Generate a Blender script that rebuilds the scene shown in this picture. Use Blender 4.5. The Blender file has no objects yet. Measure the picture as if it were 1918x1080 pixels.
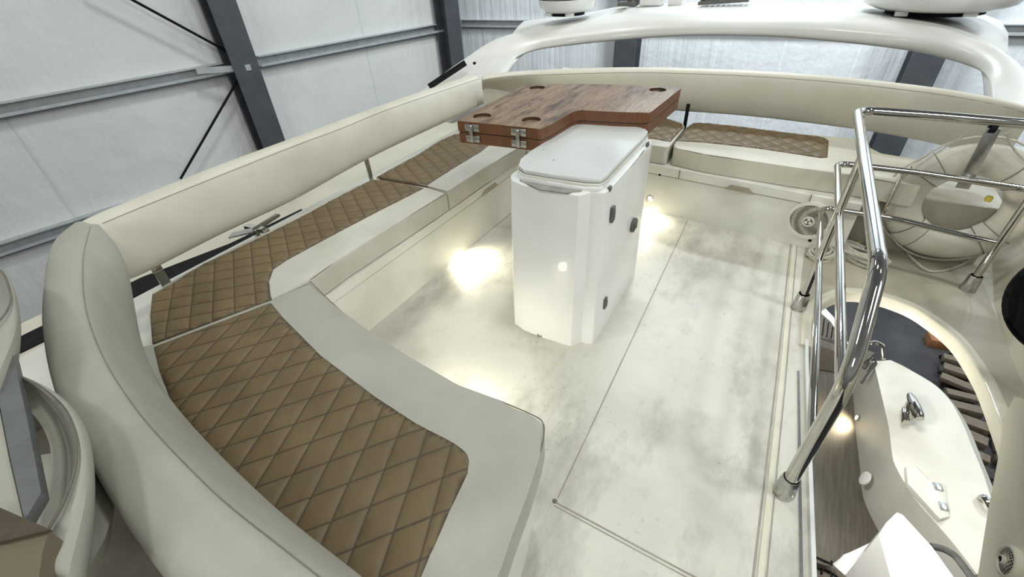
import bpy, bmesh, math, random
from mathutils import Vector, Matrix, noise as mnoise
random.seed(7)
C = bpy.context.scene.collection
PI = math.pi

# ------------------------------------------------------------------ camera model
F = 850.0; CX, CY = 959.0, 540.0; CAMZ = 1.5
def _ray0(u, v): return Vector((u - CX, v - CY, F))
_dn = _ray0(1031, 1675).normalized()
_l = _ray0(1585, -150); _l = (_l - _dn * _l.dot(_dn)).normalized()
AZ = -_dn; AY = _l; AX = AY.cross(AZ)
RM = Matrix((AX, AY, AZ))                       # camera (x right, y down, z forward) -> world
CAM = Vector((0, 0, CAMZ))
def ray(u, v): return RM @ _ray0(u, v)
def at(u, v, z):
    d = ray(u, v); return CAM + d * ((z - CAMZ) / d.z)
def on(u, v, P, n):
    d = ray(u, v); n = Vector(n); return CAM + d * ((Vector(P) - CAM).dot(n) / d.dot(n))
def onX(u, v, X): return on(u, v, (X, 0, 0), (1, 0, 0))
def onY(u, v, Y): return on(u, v, (0, Y, 0), (0, 1, 0))
def V(*a): return Vector(a)

# ------------------------------------------------------------------ materials
def new_mat(name):
    m = bpy.data.materials.new(name); m.use_nodes = True
    nt = m.node_tree; b = nt.nodes['Principled BSDF']
    return m, nt, b
def N(nt, t, **k):
    n = nt.nodes.new(t)
    for a, v in k.items():
        if a.startswith('_'): n.inputs[a[1:].replace('_', ' ')].default_value = v
        else: setattr(n, a, v)
    return n
def mixc(nt, fac, a, b, blend='MIX'):
    n = nt.nodes.new('ShaderNodeMix'); n.data_type = 'RGBA'; n.blend_type = blend
    for i, s in ((0, fac), (6, a), (7, b)):
        if hasattr(s, 'links'): nt.links.new(s, n.inputs[i])
        elif i == 0: n.inputs[i].default_value = s
        else: n.inputs[i].default_value = (*s, 1)
    return n.outputs[2]
def ramp(nt, src, p0, p1, c0=(0, 0, 0), c1=(1, 1, 1)):
    n = nt.nodes.new('ShaderNodeValToRGB'); e = n.color_ramp.elements
    e[0].position = p0; e[1].position = p1; e[0].color = (*c0, 1); e[1].color = (*c1, 1)
    nt.links.new(src, n.inputs[0]); return n.outputs[0]
def nz(nt, scale, detail=4, rough=.55, stretch=None):
    tc = nt.nodes.new('ShaderNodeTexCoord'); n = nt.nodes.new('ShaderNodeTexNoise')
    n.inputs['Scale'].default_value = scale; n.inputs['Detail'].default_value = detail; n.inputs['Roughness'].default_value = rough
    if stretch:
        mp = nt.nodes.new('ShaderNodeMapping'); mp.inputs['Scale'].default_value = stretch[:3]
        if len(stretch) > 3: mp.inputs['Rotation'].default_value = (0, 0, stretch[3])
        nt.links.new(tc.outputs['Object'], mp.inputs[0]); nt.links.new(mp.outputs[0], n.inputs[0])
    else: nt.links.new(tc.outputs['Object'], n.inputs[0])
    return n.outputs[0]
def bump(nt, b, h, strength, dist=.01):
    n = nt.nodes.new('ShaderNodeBump'); n.inputs['Strength'].default_value = strength; n.inputs['Distance'].default_value = dist
    nt.links.new(h, n.inputs['Height']); nt.links.new(n.outputs[0], b.inputs['Normal']); return n
def mat(name, col, rough=.5, metal=0, col2=None, ns=6, fine=None, bs=.0, bd=.002, coat=0, lo=.35, hi=.7, stretch=None):
    m, nt, b = new_mat(name)
    b.inputs['Roughness'].default_value = rough; b.inputs['Metallic'].default_value = metal
    b.inputs['Coat Weight'].default_value = coat
    b.inputs['Base Color'].default_value = (*col, 1)
    if col2:
        f = ramp(nt, nz(nt, ns, stretch=stretch), lo, hi)
        nt.links.new(mixc(nt, f, col, col2), b.inputs['Base Color'])
    if bs: bump(nt, b, nz(nt, fine or 150, 3), bs, bd)
    return m
MT = {}
MT['vinyl'] = mat('cream_vinyl', (.60, .58, .49), .48, 0, (.50, .475, .39), 2.6, 260, .22, .002)
MT['vinyl_white'] = mat('pale_vinyl', (.54, .53, .465), .48, 0, (.45, .435, .365), 4, 260, .22, .002)
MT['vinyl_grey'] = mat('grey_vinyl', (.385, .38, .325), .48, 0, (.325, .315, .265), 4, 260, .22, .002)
MT['seam'] = mat('seam_thread', (.16, .15, .12), .8, 0, (.12, .11, .09), 40)
MT['gel'] = mat('white_gelcoat', (.73, .725, .66), .28, 0, (.63, .62, .55), 3, coat=.3)
MT['gel_cool'] = mat('cool_white_gelcoat', (.80, .81, .80), .25, 0, (.74, .75, .73), 3, coat=.4)
MT['gel_lid'] = mat('grey_white_gelcoat', (.60, .615, .595), .35, 0, (.53, .545, .525), 3, coat=.2)
MT['gel_arch'] = mat('arch_gelcoat', (.60, .605, .575), .35, 0, (.54, .54, .50), 3, coat=.15)
MT['gel_beige'] = mat('beige_gelcoat', (.62, .59, .48), .35, 0, (.54, .51, .41), 3, coat=.2)
MT['shade'] = mat('shadowed_recess_beige', (.36, .32, .24), .7, 0, (.30, .27, .2), 20)
MT['chrome'] = mat('polished_stainless', (.58, .565, .53), .06, 1, (.48, .465, .43), 12)
MT['steel'] = mat('brushed_stainless', (.55, .55, .53), .28, 1, (.45, .45, .43), 60)
MT['beige_shaded'] = mat('shaded_beige_moulding', (.44, .41, .325), .4, 0, (.33, .30, .235), 3, coat=.2)  # beige dimmed in the colour to carry the shade of the aft deck
MT['strip'] = mat('dull_aluminium', (.30, .31, .315), .38, .8, (.24, .25, .255), 20)
MT['tan_plain'] = mat('tan_vinyl', (.135, .105, .065), .55, 0, (.105, .08, .05), 6)
MT['seam_soft'] = mat('pale_seam_thread', (.26, .25, .21), .8, 0, (.22, .21, .17), 40)
MT['grey_step'] = mat('mottled_grey_step', (.33, .33, .30), .6, 0, (.20, .20, .18), 14)  # uneven grey of the console's front step
MT['black'] = mat('black_trim', (.004, .004, .005), .6, 0, (.012, .012, .012), 30)
MT['acrylic'] = mat('smoked_acrylic', (.004, .004, .005), .06, 0, (.006, .006, .006), 8, coat=.5)
MT['dkgrey'] = mat('dark_grey_plastic', (.10, .10, .095), .5, 0, (.13, .13, .12), 40)
MT['column'] = mat('grey_painted_steel', (.055, .062, .072), .5, 0, (.072, .08, .09), 5)
MT['galv'] = mat('galvanised_steel', (.50, .53, .54), .45, .2, (.40, .43, .45), 9)
MT['galv_shaded'] = mat('shaded_galvanised_steel', (.075, .085, .10), .5, .3, (.11, .12, .135), 9)
MT['rope'] = mat('white_rope_fibre', (.55, .53, .45), .8, 0, (.40, .38, .31), 90, 200, .4, .003)
MT['yellow'] = mat('yellow_cord', (.50, .40, .06), .6, 0, (.42, .33, .05), 50)
MT['foam'] = mat('life_ring_cover', (.56, .54, .46), .5, 0, (.46, .43, .35), 5, 200, .2, .002)
MT['lens'] = None
for k_ in ('black', 'acrylic'):
    MT[k_].node_tree.nodes['Principled BSDF'].inputs['Specular IOR Level'].default_value = .12; MT[k_].node_tree.nodes['Principled BSDF'].inputs['Coat Weight'].default_value = 0
def emis(name, col, s):
    m, nt, b = new_mat(name); b.inputs['Base Color'].default_value = (.9, .9, .85, 1)
    b.inputs['Emission Color'].default_value = (*col, 1); b.inputs['Emission Strength'].default_value = s; return m
MT['lens'] = emis('lit_lamp_lens', (1, .95, .82), 6)

def quilt_mat():
    m, nt, b = new_mat('tan_quilted_vinyl')
    a = N(nt, 'ShaderNodeAttribute', attribute_name='groove')
    base = mixc(nt, ramp(nt, nz(nt, 5), .35, .68), (.148, .103, .046), (.116, .080, .035))
    c = mixc(nt, a.outputs['Fac'], base, (.050, .032, .017))  # stitch grooves darkened in the colour like occlusion shade
    nt.links.new(c, b.inputs['Base Color']); b.inputs['Roughness'].default_value = .5
    bump(nt, b, nz(nt, 320, 2), .2, .002); return m
MT['quilt'] = quilt_mat()

def teak_mat():
    m, nt, b = new_mat('weathered_teak')
    R62 = math.radians(-68)
    g = nz(nt, 4, 6, .65, (22, 1.6, 10, R62 * 0 + math.radians(8)))
    st = nz(nt, 2.2, 6, .72, (7, 1.5, 3, math.radians(8)))
    fine = nz(nt, 9, 5, .7, (26, 2.0, 8, math.radians(8)))
    top = mixc(nt, ramp(nt, g, .36, .64), (.150, .092, .052), (.295, .205, .128))
    top = mixc(nt, ramp(nt, fine, .52, .72), top, (.36, .27, .18))
    top = mixc(nt, ramp(nt, st, .50, .62), top, (.070, .040, .024))
    top = mixc(nt, ramp(nt, nz(nt, 30, 5, .8, (14, 2, 4, math.radians(8))), .56, .66), top, (.060, .036, .022))
    side = mixc(nt, ramp(nt, g, .3, .7), (.115, .044, .018), (.165, .066, .027))
    geo = N(nt, 'ShaderNodeNewGeometry'); sx = N(nt, 'ShaderNodeSeparateXYZ')
    nt.links.new(geo.outputs['True Normal'], sx.inputs[0])
    f = ramp(nt, sx.outputs[2], .55, .9)
    nt.links.new(mixc(nt, f, side, top), b.inputs['Base Color'])
    b.inputs['Roughness'].default_value = .45
    bump(nt, b, g, .15, .003); return m
MT['teak'] = teak_mat()
MT['teak_dark'] = mat('dark_teak', (.05, .028, .014), .5, 0, (.075, .04, .02), 30)

def deck_mat():
    m, nt, b = new_mat('scuffed_white_deck')
    base = mixc(nt, ramp(nt, nz(nt, 1.6, 5), .35, .7), (.67, .66, .58), (.57, .56, .485))
    big = ramp(nt, nz(nt, 1.5, 6, .6), .50, .80)
    c = mixc(nt, big, base, (.37, .355, .30))
    st = ramp(nt, nz(nt, 2.2, 8, .68, (1.0, .5, 1, .25)), .50, .72)
    c = mixc(nt, st, c, (.27, .255, .215))
    scuff = ramp(nt, nz(nt, 38, 6, .8), .57, .72)
    g2 = ramp(nt, nz(nt, 2.4, 4), .45, .62)
    mm0 = N(nt, 'ShaderNodeMath', operation='MULTIPLY'); nt.links.new(scuff, mm0.inputs[0]); nt.links.new(g2, mm0.inputs[1])
    c = mixc(nt, mm0.outputs[0], c, (.20, .185, .155))
    tc = N(nt, 'ShaderNodeTexCoord'); vo = N(nt, 'ShaderNodeTexVoronoi'); vo.inputs['Scale'].default_value = 16
    nt.links.new(tc.outputs['Object'], vo.inputs[0])
    sp = ramp(nt, vo.outputs['Distance'], .030, .05, (1, 1, 1), (0, 0, 0))
    gate = ramp(nt, nz(nt, 3.1), .52, .60)
    mm = N(nt, 'ShaderNodeMath', operation='MULTIPLY'); nt.links.new(sp, mm.inputs[0]); nt.links.new(gate, mm.inputs[1])
    c = mixc(nt, mm.outputs[0], c, (.07, .06, .05))
    nt.links.new(c, b.inputs['Base Color']); b.inputs['Roughness'].default_value = .42
    bump(nt, b, nz(nt, 400, 2), .12, .001); return m
MT['deck'] = deck_mat()

def sheet_mat(name, c0, c1, axis_rot, dens, pitch, line):
    m, nt, b = new_mat(name)
    col = mixc(nt, ramp(nt, nz(nt, .5, 4), .3, .7), c0, c1)
    folds = nz(nt, 1.0, 5, .55, (dens, dens, .16))
    tcx = N(nt, 'ShaderNodeTexCoord'); mpx = N(nt, 'ShaderNodeMapping'); mpx.inputs['Rotation'].default_value = (0, 0, axis_rot)
    sxx = N(nt, 'ShaderNodeSeparateXYZ'); nt.links.new(tcx.outputs['Object'], mpx.inputs[0]); nt.links.new(mpx.outputs[0], sxx.inputs[0])
    wv = N(nt, 'ShaderNodeMath', operation='MULTIPLY'); wv.inputs[1].default_value = 1 / pitch; nt.links.new(sxx.outputs[0], wv.inputs[0])
    fr = N(nt, 'ShaderNodeMath', operation='FRACT'); nt.links.new(wv.outputs[0], fr.inputs[0])
    ln = ramp(nt, fr.outputs[0], .0, .018, (1, 1, 1), (0, 0, 0))
    col = mixc(nt, ln, col, line)
    nt.links.new(col, b.inputs['Base Color']); b.inputs['Roughness'].default_value = .6
    wr = nz(nt, .9, 5, .6)
    ad = N(nt, 'ShaderNodeMath', operation='ADD'); nt.links.new(folds, ad.inputs[0]); nt.links.new(wr, ad.inputs[1])
    bump(nt, b, ad.outputs[0], .5, .12); return m
MT['sheet'] = sheet_mat('white_wall_insulation', (.72, .735, .72), (.64, .66, .65), math.radians(-77.7), 2.2, 2.9, (.55, .58, .585))
MT['sheet_back'] = sheet_mat('pale_blue_wall_insulation', (.72, .76, .79), (.64, .69, .73), math.radians(-2), 5, 1.15, (.86, .90, .93))
MT['ground'] = mat('dark_concrete', (.030, .030, .032), .6, 0, (.066, .066, .067), 1.4, 40, .3, .004, lo=.38, hi=.72)
MT['sole'] = mat('grey_teak_sole', (.120, .104, .080), .6, 0, (.078, .066, .049), 3.2, 200, .2, .002, stretch=(16, 1.0, 1))
MT['mat'] = mat('brown_mat', (.062, .048, .030), .8, 0, (.08, .06, .038), 60)
MT['wood'] = mat('pale_timber', (.20, .165, .12), .7, 0, (.125, .10, .072), 6, stretch=(2, 9, 4))
MT['wood_orange'] = mat('orange_timber', (.36, .17, .07), .7, 0, (.27, .12, .05), 6)
MT['card'] = mat('grey_debris', (.06, .058, .052), .8, 0, (.035, .033, .03), 6)
MT['side_deck'] = mat('side_deck_grey', (.14, .125, .10), .7, 0, (.11, .1, .08), 10)

# ------------------------------------------------------------------ object helpers
def link(name, me, m, parent=None, smooth=True, origin=None):
    if origin is not None:
        me.transform(Matrix.Translation(-Vector(origin)))
    o = bpy.data.objects.new(name, me); C.objects.link(o)
    if m: me.materials.append(MT[m] if isinstance(m, str) else m)
    if smooth: me.shade_smooth()
    if origin is not None: o.location = origin
    if parent is not None:
        o.parent = parent
        L = parent.location.copy(); p = parent.parent
        while p is not None: L = L + p.location; p = p.parent
        o.matrix_parent_inverse = Matrix.Translation(-L) if parent.parent is None or True else Matrix()
        if parent.parent is not None:      # sub-part: parent's own inverse already undoes its root
            o.matrix_parent_inverse = Matrix()
            o.location = Vector(o.location) - parent.location if parent.location.length > 0 else o.location
    return o
def mesh(verts, faces, name='m'):
    me = bpy.data.meshes.new(name); me.from_pydata([tuple(v) for v in verts], [], faces); me.update()
    bm = bmesh.new(); bm.from_mesh(me); bmesh.ops.recalc_face_normals(bm, faces=bm.faces); bm.to_mesh(me); bm.free()
    return me
def from_bm(bm, name='m'):
    bmesh.ops.recalc_face_normals(bm, faces=bm.faces)
    me = bpy.data.meshes.new(name); bm.to_mesh(me); bm.free(); return me
def sharp(me, ang=35):
    me.shade_smooth()
    me.set_sharp_from_angle(angle=math.radians(ang)); return me
def root(name, loc, label, cat, group=None):
    o = bpy.data.objects.new(name, None); C.objects.link(o); o.location = loc; o.empty_display_size = .1
    tag(o, label, cat, group); return o
def tag(o, label=None, cat=None, group=None, kind=None):
    if label: o['label'] = label
    if cat: o['category'] = cat
    if group: o['group'] = group
    if kind: o['kind'] = kind
    return o
def part(name, me, m, parent, label=None, smooth=True, ang=35):
    if smooth: sharp(me, ang)
    o = link(name, me, m, parent, smooth=False)
    if label: o['label'] = label
    return o
def single(name, me, m, label=None, cat=None, group=None, kind=None, ang=35, keep=False):
    sharp(me, ang)
    if keep: org = None
    else:
        xs = [v.co for v in me.vertices]
        org = Vector((sum(v.x for v in xs) / len(xs), sum(v.y for v in xs) / len(xs), min(v.z for v in xs)))
    o = link(name, me, m, None, smooth=False, origin=org)
    return tag(o, label, cat, group, kind)

# ---- shape helpers
def area2(p): return sum(p[i][0] * p[(i + 1) % len(p)][1] - p[(i + 1) % len(p)][0] * p[i][1] for i in range(len(p))) / 2
def xy(pts): return [(p[0], p[1]) for p in pts]
def px(pts, z): return [tuple(at(u, v, z))[:2] for u, v in pts]
def rnd(poly, r, seg=5):
    """round the corners of a 2-D polygon; r a number or one per corner"""
    n = len(poly); out = []
    for i in range(n):
        p = Vector(poly[i]); a = Vector(poly[i - 1]) - p; b = Vector(poly[(i + 1) % n]) - p
        ri = r[i] if isinstance(r, (list, tuple)) else r
        la, lb = a.length, b.length
        if ri <= 0 or la < 1e-6 or lb < 1e-6: out.append(tuple(p)); continue
        a.normalize(); b.normalize(); ang = a.angle(b)
        if ang > math.radians(165): out.append(tuple(p)); continue
        t = min(ri / math.tan(ang / 2), la * .48, lb * .48)
        p0 = p + a * t; p1 = p + b * t
        for k in range(seg + 1):
            s = k / seg; out.append(tuple(p0 * (1 - s) ** 2 + p * 2 * s * (1 - s) + p1 * s * s))
    return out
def crv(pts, n=8, closed=False):
    """Catmull-Rom through points (2-D or 3-D)"""
    P = [Vector(p) for p in pts]; m = len(P); out = []
    segs = m if closed else m - 1
    for i in range(segs):
        if closed: p0, p1, p2, p3 = P[i - 1], P[i], P[(i + 1) % m], P[(i + 2) % m]
        else: p0, p1, p2, p3 = P[max(i - 1, 0)], P[i], P[i + 1], P[min(i + 2, m - 1)]
        for k in range(n):
            t = k / n
            out.append(.5 * ((2 * p1) + (p2 - p0) * t + (2 * p0 - 5 * p1 + 4 * p2 - p3) * t * t + (3 * p1 - p0 - 3 * p2 + p3) * t ** 3))
    if not closed: out.append(P[-1])
    return out
def resample(pts, n):
    P = [Vector(p) for p in pts]; L = [0]
    for i in range(1, len(P)): L.append(L[-1] + (P[i] - P[i - 1]).length)
    out = []
    for k in range(n):
        s = L[-1] * k / (n - 1); i = 1
        while i < len(P) - 1 and L[i] < s: i += 1
        t = (s - L[i - 1]) / max(1e-9, L[i] - L[i - 1]); out.append(P[i - 1].lerp(P[i], t))
    return out
def prism_bm(poly, z0, z1, bev=0, seg=3, taper=None, top_only=True):
    if area2(poly) < 0: poly = poly[::-1]
    bm = bmesh.new()
    cx = sum(p[0] for p in poly) / len(poly); cy = sum(p[1] for p in poly) / len(poly)
    t = taper or 1
    lo = [bm.verts.new((x, y, z0)) for x, y in poly]
    hi = [bm.verts.new((cx + (x - cx) * t, cy + (y - cy) * t, z1)) for x, y in poly]
    n = len(poly); bm.faces.new(lo[::-1]); top = bm.faces.new(hi)
    for i in range(n): bm.faces.new((lo[i], lo[(i + 1) % n], hi[(i + 1) % n], hi[i]))
    if bev:
        es = [e for e in top.edges] if top_only else [e for f in (top, bm.faces[0] if False else top) for e in f.edges]
        bmesh.ops.bevel(bm, geom=es, offset=bev, segments=seg, profile=.5, affect='EDGES', clamp_overlap=True)
    return bm
def prism(poly, z0, z1, bev=0, seg=3, taper=None): return from_bm(prism_bm(poly, z0, z1, bev, seg, taper))
def loft(rings, cyc=True, caps=True):
    n = len(rings[0]); vs = [v for r in rings for v in r]; fs = []
    for i in range(len(rings) - 1):
        for j in range(n if cyc else n - 1):
            a = i * n + j; b = i * n + (j + 1) % n; fs.append((a, b, b + n, a + n))
    if caps and cyc:
        fs.append(tuple(range(n))[::-1]); fs.append(tuple(range(len(vs) - n, len(vs))))
    return mesh(vs, fs)
def subsurf(o, lv=2):
    md = o.modifiers.new('sub', 'SUBSURF'); md.levels = lv; md.render_levels = lv; return o
def fillet(pts, r, seg=7):
    P = [Vector(p) for p in pts]; out = [P[0]]
    for i in range(1, len(P) - 1):
        p = P[i]; a = P[i - 1] - p; b = P[i + 1] - p; ri = r[i - 1] if isinstance(r, (list, tuple)) else r
        la, lb = a.length, b.length; a.normalize(); b.normalize(); ang = a.angle(b)
        if ang > math.radians(175) or ri <= 0: out.append(p); continue
        t = min(ri / math.tan(ang / 2), la * .48, lb * .48); p0 = p + a * t; p1 = p + b * t
        for k in range(seg + 1):
            s = k / seg; out.append(p0 * (1 - s) ** 2 + p * 2 * s * (1 - s) + p1 * s * s)
    out.append(P[-1]); return out
def tube(path, r, seg=16, closed=False, flat=None):
    P = [Vector(p) for p in path]; n = len(P); rings = []
    def tan(i):
        if closed: d = P[(i + 1) % n] - P[i - 1]
        else: d = P[min(i + 1, n - 1)] - P[max(i - 1, 0)]
        return d.normalized()
    t = tan(0); up = Vector((0, 0, 1)) if abs(t.z) < .9 else Vector((1, 0, 0))
    nrm = (up - t * up.dot(t)).normalized()
    for i in range(n):
        t = tan(i); nrm = (nrm - t * nrm.dot(t)).normalized(); bn = t.cross(nrm)
        ra = r[i] if isinstance(r, (list, tuple)) else r
        rb = flat if flat else ra
        rings.append([P[i] + nrm * math.cos(2 * PI * k / seg) * ra + bn * math.sin(2 * PI * k / seg) * rb for k in range(seg)])
    if closed:
        vs = [v for q in rings for v in q]; fs = []
        for i in range(n):
            for j in range(seg):
                fs.append((i * seg + j, i * seg + (j + 1) % seg, ((i + 1) % n) * seg + (j + 1) % seg, ((i + 1) % n) * seg + j))
        return mesh(vs, fs)
    return loft(rings)
def tubes(paths, r, seg=6, closed=False):
    bm = bmesh.new()
    for p in paths: bm.from_mesh(tube(p, r, seg, closed))
    return from_bm(bm)
def lathe(prof, base, axis=(0, 0, 1), seg=32, caps=True):
    ax = Vector(axis).normalized(); u = ax.orthogonal().normalized(); w = ax.cross(u); base = Vector(base)
    rings = [[base + ax * h + (u * math.cos(2 * PI * k / seg) + w * math.sin(2 * PI * k / seg)) * r for k in range(seg)] for r, h in prof]
    return loft(rings, True, caps)
def obox(c, ex, ey, ez, bev=0, seg=2):
    """box at centre c with half-extent vectors"""
    c = Vector(c); ex = Vector(ex); ey = Vector(ey); ez = Vector(ez); bm = bmesh.new(); vs = []
    for sx in (-1, 1):
        for sy in (-1, 1):
            for sz in (-1, 1): vs.append(bm.verts.new(c + ex * sx + ey * sy + ez * sz))
    for f in ((0, 1, 3, 2), (4, 6, 7, 5), (0, 4, 5, 1), (2, 3, 7, 6), (0, 2, 6, 4), (1, 5, 7, 3)): bm.faces.new([vs[i] for i in f])
    bmesh.ops.recalc_face_normals(bm, faces=bm.faces)
    if bev: bmesh.ops.bevel(bm, geom=list(bm.edges), offset=bev, segments=seg, profile=.5, affect='EDGES', clamp_overlap=True)
    return from_bm(bm)
def box(x0, x1, y0, y1, z0, z1, bev=0, seg=2):
    return obox(((x0 + x1) / 2, (y0 + y1) / 2, (z0 + z1) / 2), ((x1 - x0) / 2, 0, 0), (0, (y1 - y0) / 2, 0), (0, 0, (z1 - z0) / 2), bev, seg)
def join(*ms):
    bm = bmesh.new()
    for m in ms: bm.from_mesh(m)
    return from_bm(bm)
def bar(a, b, w, t, up=(0, 0, 1), bev=0):
    a = Vector(a); b = Vector(b); d = (b - a); L = d.length; d.normalize(); up = Vector(up)
    s = d.cross(up).normalized(); u = s.cross(d).normalized()
    return obox((a + b) / 2, d * L / 2, s * w / 2, u * t / 2, bev)
def seg_dist(p, a, b):
    d = b - a; t = max(0, min(1, (p - a).dot(d) / max(1e-12, d.length_squared))); return (p - a - d * t).length
def inside(p, poly):
    c = False; j = len(poly) - 1
    for i in range(len(poly)):
        if (poly[i][1] > p[1]) != (poly[j][1] > p[1]) and p[0] < (poly[j][0] - poly[i][0]) * (p[1] - poly[i][1]) / (poly[j][1] - poly[i][1]) + poly[i][0]: c = not c
        j = i
    return c
def quilt(poly, z, angA, angB, sA, sB, puff=.0048, edge=.018, drop=.0045, phA=0, phB=0, zf=None):
    """quilted panel: the polygon is cut along two families of stitch lines, then puffed between them"""
    if area2(poly) < 0: poly = poly[::-1]
    bm = bmesh.new(); bm.faces.new([bm.verts.new((x, y, 0)) for x, y in poly])
    bmesh.ops.triangulate(bm, faces=bm.faces)
    W = .0045
    fam = []
    for ang, s, ph in ((angA, sA, phA), (angB, sB, phB)):
        n = Vector((-math.sin(math.radians(ang)), math.cos(math.radians(ang)), 0)); ds = [n.dot(v.co) for v in bm.verts]
        fam.append((n, s, ph)); k0 = math.floor((min(ds) - ph) / s) - 1; k1 = math.ceil((max(ds) - ph) / s) + 1
        for k in range(k0, k1):
            for off in (-W, 0, W, s * .27, s * .5, s * .73):
                bmesh.ops.bisect_plane(bm, geom=list(bm.verts) + list(bm.edges) + list(bm.faces), plane_co=n * (k * s + ph + off), plane_no=n, dist=1e-5)
    P2 = [Vector(p) for p in poly]; m = len(P2)
    gl = []
    for v in bm.verts:
        p = Vector((v.co.x, v.co.y)); d = min(seg_dist(p, P2[i], P2[(i + 1) % m]) for i in range(m))
        h = 1; g = 0
        for n, s, ph in fam:
            q = ((n.dot(v.co) - ph) / s); q = abs(q - round(q)) * s
            f = min(1, q / (s * .5)); h *= (1 - (1 - f) ** 6)
            if q < W * .6: g = 1
        e = min(1, d / edge); e = 1 - (1 - e) ** 2
        if d < 1e-4: g = 1
        v.co.z = z + puff * h * e - drop * (1 - e) ; gl.append(g)
    # skirt
    bnd = [e for e in bm.edges if e.is_boundary]
    r = bmesh.ops.extrude_edge_only(bm, edges=bnd)
    for v in r['geom']:
        if isinstance(v, bmesh.types.BMVert): v.co.z -= .02; gl.append(1)
    bm.verts.index_update()
    me = bpy.data.meshes.new('quilt'); bm.to_mesh(me)
    nv = len(me.vertices); bm.free()
    at_ = me.attributes.new('groove', 'FLOAT', 'POINT'); at_.data.foreach_set('value', [float(g) for g in (gl + [0] * nv)[:nv]])
    me.shade_smooth(); return me
def boolean_cut(me, cutters):
    o = bpy.data.objects.new('tmp_body', me); C.objects.link(o); cs = []
    for c in cutters:
        k = bpy.data.objects.new('tmp_cut', c); C.objects.link(k); cs.append(k)
        md = o.modifiers.new('b', 'BOOLEAN'); md.operation = 'DIFFERENCE'; md.object = k; md.solver = 'EXACT'
    dg = bpy.context.evaluated_depsgraph_get(); dg.update()
    out = bpy.data.meshes.new_from_object(o.evaluated_get(dg))
    for k in cs + [o]: bpy.data.objects.remove(k, do_unlink=True)
    return out

# ================================================================== HANGAR
WD = Vector((.2130, .9770, 0)).normalized()              # direction of the long wall
WN = Vector((WD.y, -WD.x, 0))                            # into the hangar
def horiz(u, v, d):
    r = ray(u, v); h = math.hypot(r.x, r.y); return CAM + r * (d / h)
colP = horiz(500, 200, 9.6)                               # the near column's outer corner
WP = colP - WN * .50                                     # a point of the wall plane
GZ = -4.2
def onL(u, v, off=0): return on(u, v, WP + WN * off, WN)
corner = onL(856, 60); corner.z = 0
gl_ = onL(838, 49).z
q = at(1900, 60, gl_); bdir = (Vector((q.x, q.y, 0)) - corner).normalized()
BN = Vector((bdir.y, -bdir.x, 0))                        # into the hangar (towards the camera)
if BN.dot(Vector((0, 0, 0)) - corner) < 0: BN = -BN
def onB(u, v, off=0): return on(u, v, corner + BN * off, BN)
TOP = 8.0
def wall(name, a, b, nrm, m):
    a = Vector((a.x, a.y, 0)); b = Vector((b.x, b.y, 0)); d = b - a
    me = obox((a + b) / 2 - nrm * .05 + Vector((0, 0, (TOP + GZ) / 2)), d / 2, nrm * .05, (0, 0, (TOP - GZ) / 2))
    return single(name, me, m, kind='structure', keep=True)
wall('wall_left', corner - WD * 22, corner, WN, 'sheet')
wall('wall_back', corner, corner + bdir * 24, BN, 'sheet_back')
gp = [corner - WD * 22, corner, corner + bdir * 24, corner + bdir * 24 + WN * 0 - WD * 22]
single('floor_1', prism([(p.x, p.y) for p in gp], GZ - .1, GZ), 'ground', kind='structure', keep=True)

def steel_column(px_top, px_bot, onf, nrm, along, w, dep, label, hi=TOP):
    """I-section: two flanges and a web"""
    b = onf(*px_bot); p = Vector((b.x, b.y, 0)) + along * w / 2
    z0, z1 = GZ, hi; zc = (z0 + z1) / 2; hz = Vector((0, 0, (z1 - z0) / 2))
    r = root('steel_column', (p.x, p.y, GZ), label, 'column', 'steel columns of the hangar')
    c = p + Vector((0, 0, zc))
    part('flange', obox(c, along * w / 2, nrm * .012, hz), 'column', r)
    part('flange', obox(c - nrm * (dep - .02), along * w / 2, nrm * .012, hz), 'column', r)
    part('web', obox(c - nrm * dep / 2, along * .01, nrm * (dep / 2 - .02), hz), 'column', r)
    return r
steel_column(None, (493, 275), lambda u, v: onL(u, v, .50), WN, WD, .42, .40, 'tall dark steel column on the left wall behind the long backrest')
steel_column(None, (846, 122), lambda u, v: onL(u, v, .5), WN, WD, .40, .40, 'dark steel column in the far corner where the two white walls meet')
steel_column(None, (1150, 100), lambda u, v: onB(u, v, .45), BN, bdir, .44, .4, 'dark steel column seen through the arch opening above the table')
steel_column(None, (1690, 145), lambda u, v: onB(u, v, .45), BN, bdir, .44, .4, 'dark steel column seen through the right end of the arch opening')

def girt(a, b, nrm, label, hgt=.17, dpt=.13):
    a = Vector(a); b = Vector(b); d = (b - a).normalized()
    r = root('wall_girt', (a + b) / 2, label, 'wall beam', 'horizontal wall beams of the hangar')
    L = (b - a) / 2; c = (a + b) / 2
    part('web', obox(c + nrm * .008, L, nrm * .008, (0, 0, hgt / 2)), 'galv', r)
    part('flange', obox(c + nrm * dpt / 2 + Vector((0, 0, -hgt / 2)), L, nrm * dpt / 2, (0, 0, .008)), 'galv_shaded', r)  # underside flange darkened in the colour for its shade
    part('flange', obox(c + nrm * dpt / 2 + Vector((0, 0, hgt / 2)), L, nrm * dpt / 2, (0, 0, .008)), 'galv', r)
    part('lip', obox(c + nrm * dpt + Vector((0, 0, -hgt / 2 + .03)), L, nrm * .006, (0, 0, .022)), 'galv', r)
    return r
def gline(u0, v0, u1, v1, onf):
    a = onf(u0, v0); b = onf(u1, v1); return a, b
ga = onL(838, 50); gb = onL(0, 203); zg = (ga.z + gb.z) / 2
ga.z = zg; gb.z = zg; gm = onL(480, 110); gm.z = zg
girt(gb - WD * 3, gm - WD * .3, WN, 'long galvanised wall beam left of the near column, upper on the left wall')
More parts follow.
